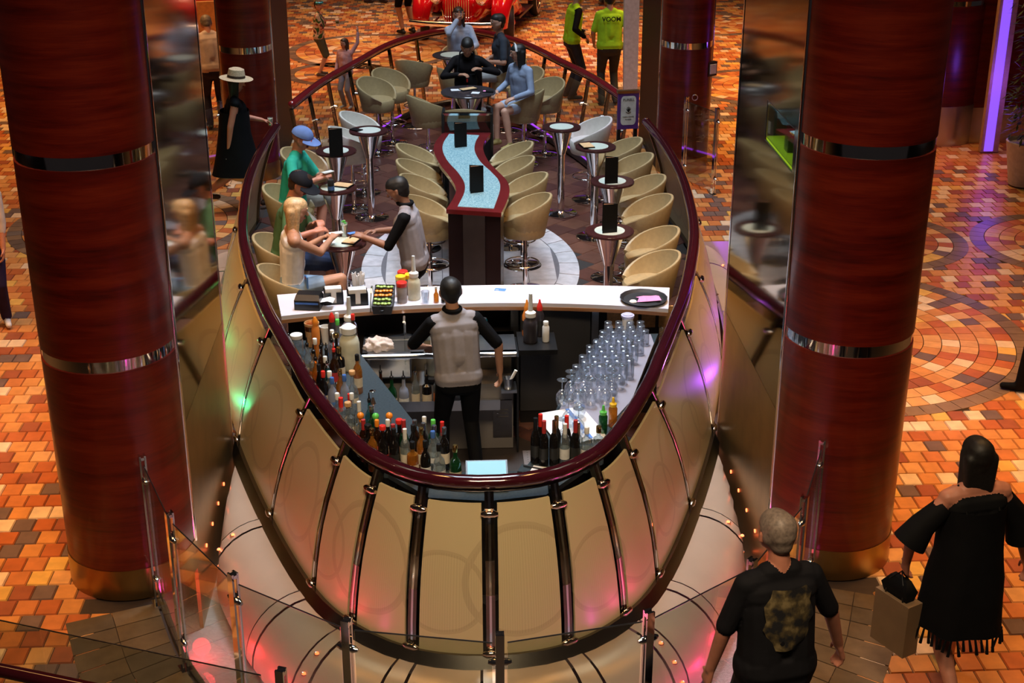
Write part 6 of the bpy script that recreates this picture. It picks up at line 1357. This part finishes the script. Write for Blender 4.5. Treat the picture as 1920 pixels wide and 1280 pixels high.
b.loft(rows_, closed=False); mp2, nt, b_ = nm('faded_print'); tc = N(nt, 'ShaderNodeTexCoord'); nz = N(nt, 'ShaderNodeTexNoise'); nz.inputs['Scale'].default_value = 16; nz.inputs['Detail'].default_value = 6; nt.links.new(tc.outputs['Object'], nz.inputs['Vector']); rp = ramp(nt, [(.42,(.010,.010,.013)),(.55,(.09,.065,.025)),(.68,(.24,.18,.08))]); nt.links.new(nz.outputs[0], rp.inputs[0]); nt.links.new(rp.outputs[0], b_.inputs['Base Color']); b_.inputs['Roughness'].default_value = .8
b.build('shirt_print', mp2, d['t'], smooth=80)
# woman in a black off-shoulder dress
q = Vector((2.68, 6.78, .012))
d = person('woman in a black cold-shoulder dress with fringed hem walking away', q, 12, 1.66, lean=2, head=(-6, 8), wrists={'L': q+Vector((-.34,.02,.90)), 'R': q+Vector((.38,.08,.84))}, elbow={'L': (-.7,-.4,0), 'R': (.7,-.3,0)}, ankles={'L': q+Vector((-.06,-.24,.14)), 'R': q+Vector((.08,.26,.09))}, skin='red', shirt=(.008,.008,.009), tank=True, sleeve=0, pants=BLK, leg_skin=.72, shoe=(.03,.02,.02), hair='black', hairstyle='long', girth=1.0, voxel=.007)
tube_skirt(d, 'dress_skirt', [(d['Nk']-d['tu']*.16,.175,.118,0),(d['C']+d['tu']*.06,.19,.145,0),(d['C']-d['tu']*.06,.195,.15,.015),(d['P']+Vector((0,0,.10)),.20,.16,.02),(d['P']-Vector((0,0,.05)),.225,.19,.035),(d['P']-Vector((0,0,.20)),.235,.20,.05),(d['P']-Vector((0,0,.38)),.25,.215,.08)], BLK)
for qn in ('L', 'R'):
    W_, dd_, nn_, ll_ = d['hand'][qn]; sg = -1 if qn == 'L' else 1
    S_ = d['Nk']+d['tr']*(sg*.185)-d['tu']*.12; E2 = W_-dd_*.17; b = MB()
    b.tube([S_, S_.lerp(E2, .5)+d['rgt']*sg*.03, E2+d['rgt']*sg*.01], [.058, .075, .098], 18, cap=False)
    for i in range(len(b.v)): b.v[i] = tuple(Vector(b.v[i])-d['O'])
    b.build('wide_sleeve', fabric(BLK), d['t'], smooth=60)
    b = MB(); b.tube([d['Nk']+d['tr']*(sg*.10)-d['tu']*.145-d['tf']*.10, d['Nk']+d['tr']*(sg*.112)-d['tu']*.005, d['Nk']+d['tr']*(sg*.10)-d['tu']*.13+d['tf']*.10], .006, 6)
    for i in range(len(b.v)): b.v[i] = tuple(Vector(b.v[i])-d['O'])
    b.build('shoulder_strap', fabric(BLK), d['t'], smooth=60)
b = MB()
for k in range(46):
    a = 2*math.pi*k/46; c = d['P']-Vector((0,0,.375))+d['rgt']*(.25*math.cos(a)*(1+.08*math.sin(5*a)))+d['fwd']*(.215*math.sin(a)*(1+.08*math.sin(5*a+1)))-d['O']
    b.cyl(c, c+Vector((random.uniform(-.02,.02), random.uniform(-.02,.02), -.07-random.random()*.03)), .006, .010, n=6)
tag(b.build('fringe', fabric(BLK), d['t']), kind='stuff')
W_, dd_, nn_, ll_ = d['hand']['L']; q2 = W_+dd_*.09; t = thing('shopping_bag', 'brown paper shopping bag with black handles in the hand of the woman in black', 'bag', (q2.x-.015, q2.y, q2.z-.50), R(28))
MB().box(-.055,-.13,0,.055,.13,.34).build('bag_body', plain('kraft', (.20,.12,.06), .7, 0, .1, 6), t)
for sg in (-1, 1): b = MB(); b.tube([(sg*.04,-.07,.32),(sg*.03,-.05,.44),(0,0,.50),(sg*.03,.05,.44),(sg*.04,.07,.32)], .006, 6); b.build('handle', M['black'], t)
b = MB(); b.loft([[(-.02,-.08,.30),(.02,-.08,.30),(.02,.08,.30),(-.02,.08,.30)],[(-.05,-.1,.40),(.04,-.1,.40),(.04,.1,.40),(-.05,.1,.40)],[(-.02,-.06,.46),(.02,-.06,.46),(.02,.06,.46),(-.02,.06,.46)]]); b.build('tissue', fabric(BLK), t, smooth=60)
# seated person in red in an armchair, far off
pv = Vector((sp_.x, sp_.y+.1, .56)); d = person('seated person in a red top in a tan armchair', (sp_.x, sp_.y+.1, .012), 15, 1.65, pelvis=pv, lean=8, ankles={'L': pv+Vector((-.15,.48,-.42)), 'R': pv+Vector((.1,.5,-.42))}, skin='tan', shirt=(.60,.06,.03), pants=(.03,.03,.05), hair='brown', voxel=.011)
t = thing('armchair', 'tan upholstered armchair with dark legs under the person in red', 'chair', (sp_.x, sp_.y, .012), R(15), None)
MB().box(-.33,-.22,.32,.33,.28,.43).build('seat', M['chair_tan'], t); b = MB(); b.loft([[(-.28,-.26,.30),(.28,-.26,.30),(.28,-.18,.30),(-.28,-.18,.30)],[(-.30,-.36,.92),(.30,-.36,.92),(.30,-.29,.92),(-.30,-.29,.92)]]); b.build('backrest', M['chair_tan'], t)
for sx in (-1, 1):
    b = MB(); b.box(sx*.34-.03,-.26,.35,sx*.34+.03,.2,.62); b.build('arm', M['dark_laminate'], t)
    for sy in (-.22, .24): MB().cyl((sx*.24, sy, 0), (sx*.24, sy, .33), .018, .026).build('leg', M['dark_laminate'], t)
# ------------------------------------------------------------ red vintage car on display
fp = at(880, 92, 0)
car = thing('vintage_car', 'glossy red vintage roadster with whitewall wire wheels behind the far rail', 'car', (fp.x+.30, fp.y+2.2, .012), R(-14))
def ringy(y, w_, z0, z1, n=16, p=2.6):
    out = []
    for k in range(n):
        a = 2*math.pi*k/n; c, s = math.cos(a), math.sin(a)
        out.append((w_*math.copysign(abs(c)**(2/p), c), y, (z0+z1)/2+(z1-z0)/2*math.copysign(abs(s)**(2/p), s)))
    return out
b = MB(); b.loft([ringy(-2.05,.26,.35,.86),ringy(-1.9,.34,.32,.96),ringy(-1.2,.44,.32,1.02),ringy(-.3,.58,.32,1.05),ringy(.2,.70,.34,1.06),ringy(1.2,.72,.34,1.02),ringy(1.9,.60,.38,.92),ringy(2.25,.30,.45,.72)]); b.build('body', M['car_red'], car, smooth=60)
for sx in (-1, 1):
    b = MB(); pts, rs = [], []
    for k in range(15):
        a = R(-10+170*k/14); pts.append((sx*.74, -1.35-.52*math.cos(a), .40+.42*math.sin(a))); rs.append(.15+.05*math.sin(a))
    pts += [(sx*.76,-.55,.45),(sx*.76,.2,.30)]; rs += [.14,.06]
    b.tube(pts, rs, 14); b.build('front_fender', M['car_red'], car, smooth=60)
    b = MB(); pts, rs = [], []
    for k in range(15):
        a = R(0+185*k/14); pts.append((sx*.76, 1.35-.50*math.cos(a), .38+.44*math.sin(a))); rs.append(.10+.12*math.sin(max(0, a*.95)))
    b.tube(pts, rs, 14); b.build('rear_fender', M['car_red'], car, smooth=60)
    MB().box(min(sx*.6,sx*.86), -.6, .27, max(sx*.6,sx*.86), .85, .31).build('running_board', M['dark_steel'], car)
    for yy, turn in ((-1.35, 14 if sx < 0 else 14), (1.35, 0)):
        wh = bpy.data.objects.new('wheel', MB().lathe([(.22,-.07),(.30,-.085),(.335,-.05),(.34,0),(.335,.05),(.30,.085),(.22,.07)], 32, cap=False).mesh('wheel', M['tyre'], 50)); col.objects.link(wh); wh.parent = car; wh.location = (sx*.80, yy, .34); wh.rotation_euler = (0, R(90*sx), R(turn))
        MB().lathe([(.215,.078),(.29,.090),(.30,.086)], 32, cap=False).build('whitewall', M['whitewall'], wh, smooth=50); b = MB(); b.torus((0,0,.072), .21, .012, 32, 8)
        for k in range(20): a = 2*math.pi*k/20; b.cyl((.05*math.cos(a+.3), .05*math.sin(a+.3), .085), (.205*math.cos(a), .205*math.sin(a), .065), .005, n=5)
        b.build('spokes', M['chrome'], wh); MB().lathe([(.06,.05),(.06,.10),(.03,.12),(.001,.122)], 16).build('hub_cap', M['car_red'], wh, smooth=50)
    hd = MB(); hd.sphere((sx*.42,-1.98,.86), .13, 16, 10); hd.build('headlamp', M['chrome'], car, smooth=True)
sw = MB().lathe([(.20,-.07),(.29,-.08),(.32,0),(.29,.08),(.20,.07)], 30, cap=False).build('spare_wheel', M['tyre'], car, smooth=50); sw.location = (-.80,-.42,.62); sw.rotation_euler = (0, R(-72), 0)
MB().lathe([(.195,.072),(.28,.085),(.285,.08)], 30, cap=False).build('whitewall', M['whitewall'], sw, smooth=50); b = MB()
for k in range(18): a = 2*math.pi*k/18; b.cyl((.04*math.cos(a+.3), .04*math.sin(a+.3), .085), (.19*math.cos(a), .19*math.sin(a), .06), .006, n=5)
b.build('spokes', M['chrome'], sw)
b = MB(); b.tube([(-.85,-2.25,.45),(-.5,-2.36,.45),(0,-2.40,.45),(.5,-2.36,.45),(.85,-2.25,.45)], .035, 10, flat=1.4); b.build('bumper', M['chrome'], car, smooth=60)
for x in (-.4, .4): MB().cyl((x,-2.3,.45),(x,-1.9,.48),.02).build('bumper_bracket', M['dark_steel'], car)
b = MB()
for k in range(11): b.box(-.21+.042*k-.006,-2.10,.40,-.21+.042*k+.006,-2.07,.84)
b.build('grille', M['chrome'], car)
b = MB(); b.loft([[(-.58,.05,1.0),(.58,.05,1.0)],[(-.52,.22,1.36),(.52,.22,1.36)]], closed=False); b.build('windscreen', M['glass_pane'], car)
b = MB(); b.tube([(-.58,.05,1.0),(-.52,.22,1.36),(.52,.22,1.36),(.58,.05,1.0)], .014, 8); b.build('windscreen_frame', M['chrome'], car, smooth=50)
MB().box(-.50,.70,.70,.50,1.05,1.14).build('seat_back', M['leather'], car)
# ------------------------------------------------------------ hand gel stand with sign
p = at(1150, 290, 0); sp0 = Vector((1.92, 16.15, .006))
st = thing('sanitiser_stand', 'black hand gel stand with a purple and white sign by the entrance', 'stand', sp0, R(8))
for x in (-.10, .10): MB().box(x-.02,-.02,0,x+.02,.02,1.30).build('leg', M['black'], st)
MB().box(-.16,-.14,0,.16,.14,.02).build('base', M['black'], st); MB().box(-.13,-.07,.62,.13,.05,.70).build('drip_tray', M['black'], st)
sg = MB().box(-.125,-.035,1.00,.125,-.01,1.42).build('sign', M['purple_sign'], st); MB().box(-.13,-.04,1.42,.13,.03,1.45).build('sign_top', M['bronze'], st)
q = MB(); pts = []
for cx, cz, a0 in ((.055,1.34,0),(-.055,1.34,90),(-.055,1.10,180),(.055,1.10,270)):
    for k in range(6): a = R(a0+18*k); pts.append((cx+.035*math.cos(a), cz+.05*math.sin(a)))
q.add([(x,-.037,z) for x, z in pts], [tuple(range(len(pts)))]); q.build('sign_face', M['label_white'], sg)
for s_, sz, z, in (('PURELL', .042, 1.345), ('CLEAN HANDS', .020, 1.145), ('IN HERE', .020, 1.115)):
    tx = text_mesh(s_, sz, M['black'], 'lettering', sg); tx.rotation_euler = (R(90),0,0); tx.location = (0,-.0385,z)
q = MB()
for k in range(5): a = R(-60+30*k); q.tube([(0,-.038,1.20),(.03*math.sin(a),-.038,1.22+.045*math.cos(a))], .004, 6)
q.tube([(-.03,-.038,1.205),(0,-.038,1.185),(.03,-.038,1.205)], .004, 6); q.build('hand_symbol', M['black'], sg)
# ------------------------------------------------------------ pale slanted beam and dark upright by the crew
q0 = at(1170, 200, 0); bm0 = thing('pale_post', 'tall pale slanted post beside the crew in lime vests', 'post', (q0.x+.05, q0.y-.3, .006))
q = MB(); q.loft([[(-.10,-.06,0),(.10,-.06,0),(.10,.06,0),(-.10,.06,0)],[(-.20,-.06,4.2),(.06,-.06,4.2),(.06,.06,4.2),(-.20,.06,4.2)]]); q.build('shaft', M['beam_white'], bm0); MB().box(-.16,-.12,0,.16,.12,.03).build('foot_plate', M['steel'], bm0)
# ------------------------------------------------------------ lit watch case shown in the mirror side, built as a solid niche
yc, hl, hz = (NY0+NY1)/2, (NY1-NY0)/2, NZ1-NZ0
dc = thing('display_case', 'green-lit glass display niche with a watch in the mirrored column side', 'display case', (COLX-COLR+.11, yc, NZ0))
q = MB(); q.box(-.11,-hl,-.0,.10,hl,.006); q.box(-.11,-hl,hz-.006,.10,hl,hz); q.box(.094,-hl,0,.10,hl,hz); q.box(-.11,-hl,0,.10,-hl+.006,hz); q.box(-.11,hl-.006,0,.10,hl,hz); q.build('niche_box', M['black'], dc)
MB().box(-.10,-hl+.01,.006,.09,hl-.01,.03).build('lit_floor', M['case_green'], dc)
MB().box(-.108,-hl+.004,.03,-.104,hl-.004,hz-.006).build('glass_front', M['glass_clear'], dc)
for yy in (-hl+.012, hl-.012): MB().cyl((-.101,yy,.006),(-.101,yy,hz-.006),.005,n=6).build('front_edge', M['gold'], dc)
wt_ = thing('wristwatch', 'wristwatch on a dark stand inside the lit display niche', 'watch', (COLX-COLR+.08, yc, NZ0+.03)); MB().box(-.03,-.05,0,.03,.05,.10).build('stand', M['slate_top'], wt_)
b = MB(); b.tube([(-.0,.05*math.cos(a), .15+.05*math.sin(a)) for a in [2*math.pi*k/20 for k in range(20)]], .011, 8, closed=True); b.build('strap', M['gold'], wt_, smooth=60); b = MB(); b.cyl((-.022,-.045,.17),(-.005,-.03,.168),.03,n=18); b.build('dial', M['gold'], wt_, smooth=40)
lamp('niche_light', 'POINT', (COLX-COLR+.10, yc, NZ1-.06), (0,0,0), 0.5, (.7,1.0,.15), .02)
# ------------------------------------------------------------ lit pilaster, far column and planter at the right
c0 = at(1795, 270, 0)
t = thing('column', 'distant red wood column with bright base band beside the violet light', None, (c0.x-.25, c0.y+.5, 0)); t['kind'] = 'structure'
for (z0, z1) in ((.55,1.9),(1.97,5.0)): MB().lathe([(.62,z0),(.62,z1)], 32).build('wood_panel', M['red_wood'], t, smooth=40)
MB().lathe([(.60,1.9),(.60,1.97)], 32).build('chrome_band', M['chrome'], t, smooth=40); MB().lathe([(.63,0),(.63,.55)], 32).build('base_band', M['steel'], t, smooth=40)
c1 = at(1842, 288, 0); t = thing('light_pilaster', 'tall violet glowing light strip framed in pale wood', 'light', (c1.x+.12, c1.y+.05, .012)); MB().box(-.14,-.03,0,.10,.06,5.0).build('frame', plain('pale_frame', (.55,.36,.24), .5), t); MB().box(-.10,-.045,.02,.02,-.028,5.0).build('light_panel', M['led_violet'], t)
lamp('pilaster_glow', 'POINT', (c1.x+.05, c1.y-.35, 1.0), (0,0,0), 14, (.25,.08,1.0), .15)
t = thing('wall_panel', 'dark red wood wall behind the violet light strip', None, (c1.x+.9, c1.y+.55, 0)); t['kind'] = 'structure'; MB().box(-1.0,0,.5,3.0,.1,5.0).build('wood_panel', M['red_wood'], t); MB().box(-1.0,-.01,0,3.0,.11,.5).build('base_band', M['steel'], t)
c2 = at(1908, 352, 0); t = thing('potted_tree', 'dark leafy tree in a white tapered pot at the floor edge', 'tree', (c2.x+.1, c2.y+.1, .012)); MB().lathe([(.16,0),(.18,.01),(.27,.56),(.25,.57),(.23,.52),(.001,.52)], 28).build('pot', M['pot_white'], t, smooth=40)
MB().tube([(0,0,.5),(.02,.02,1.2),(-.02,0,2.4)], [.035,.03,.02], 10).build('trunk', M['bark'], t, smooth=50)
b = MB()
for k in range(1300):
    a = random.random()*6.28; z = .62+random.random()**.8*2.3; rr = (.34+.12*math.sin(z*3))*math.sqrt(random.random())*(.75 if z < 1.0 else 1)
    c = Vector((rr*math.cos(a), rr*math.sin(a), z)); dr = Vector((math.cos(a)*.8+random.uniform(-.5,.5), math.sin(a)*.8+random.uniform(-.5,.5), random.uniform(-.9,.3))).normalized(); sd = dr.cross(Vector((0,0,1))).normalized()*.016; L = .10+random.random()*.06
    b.add([c, c+dr*L*.5+sd, c+dr*L, c+dr*L*.5-sd], [(0,1,2,3)])
tag(b.build('foliage', M['leaf'], t, fix=False), kind='stuff')
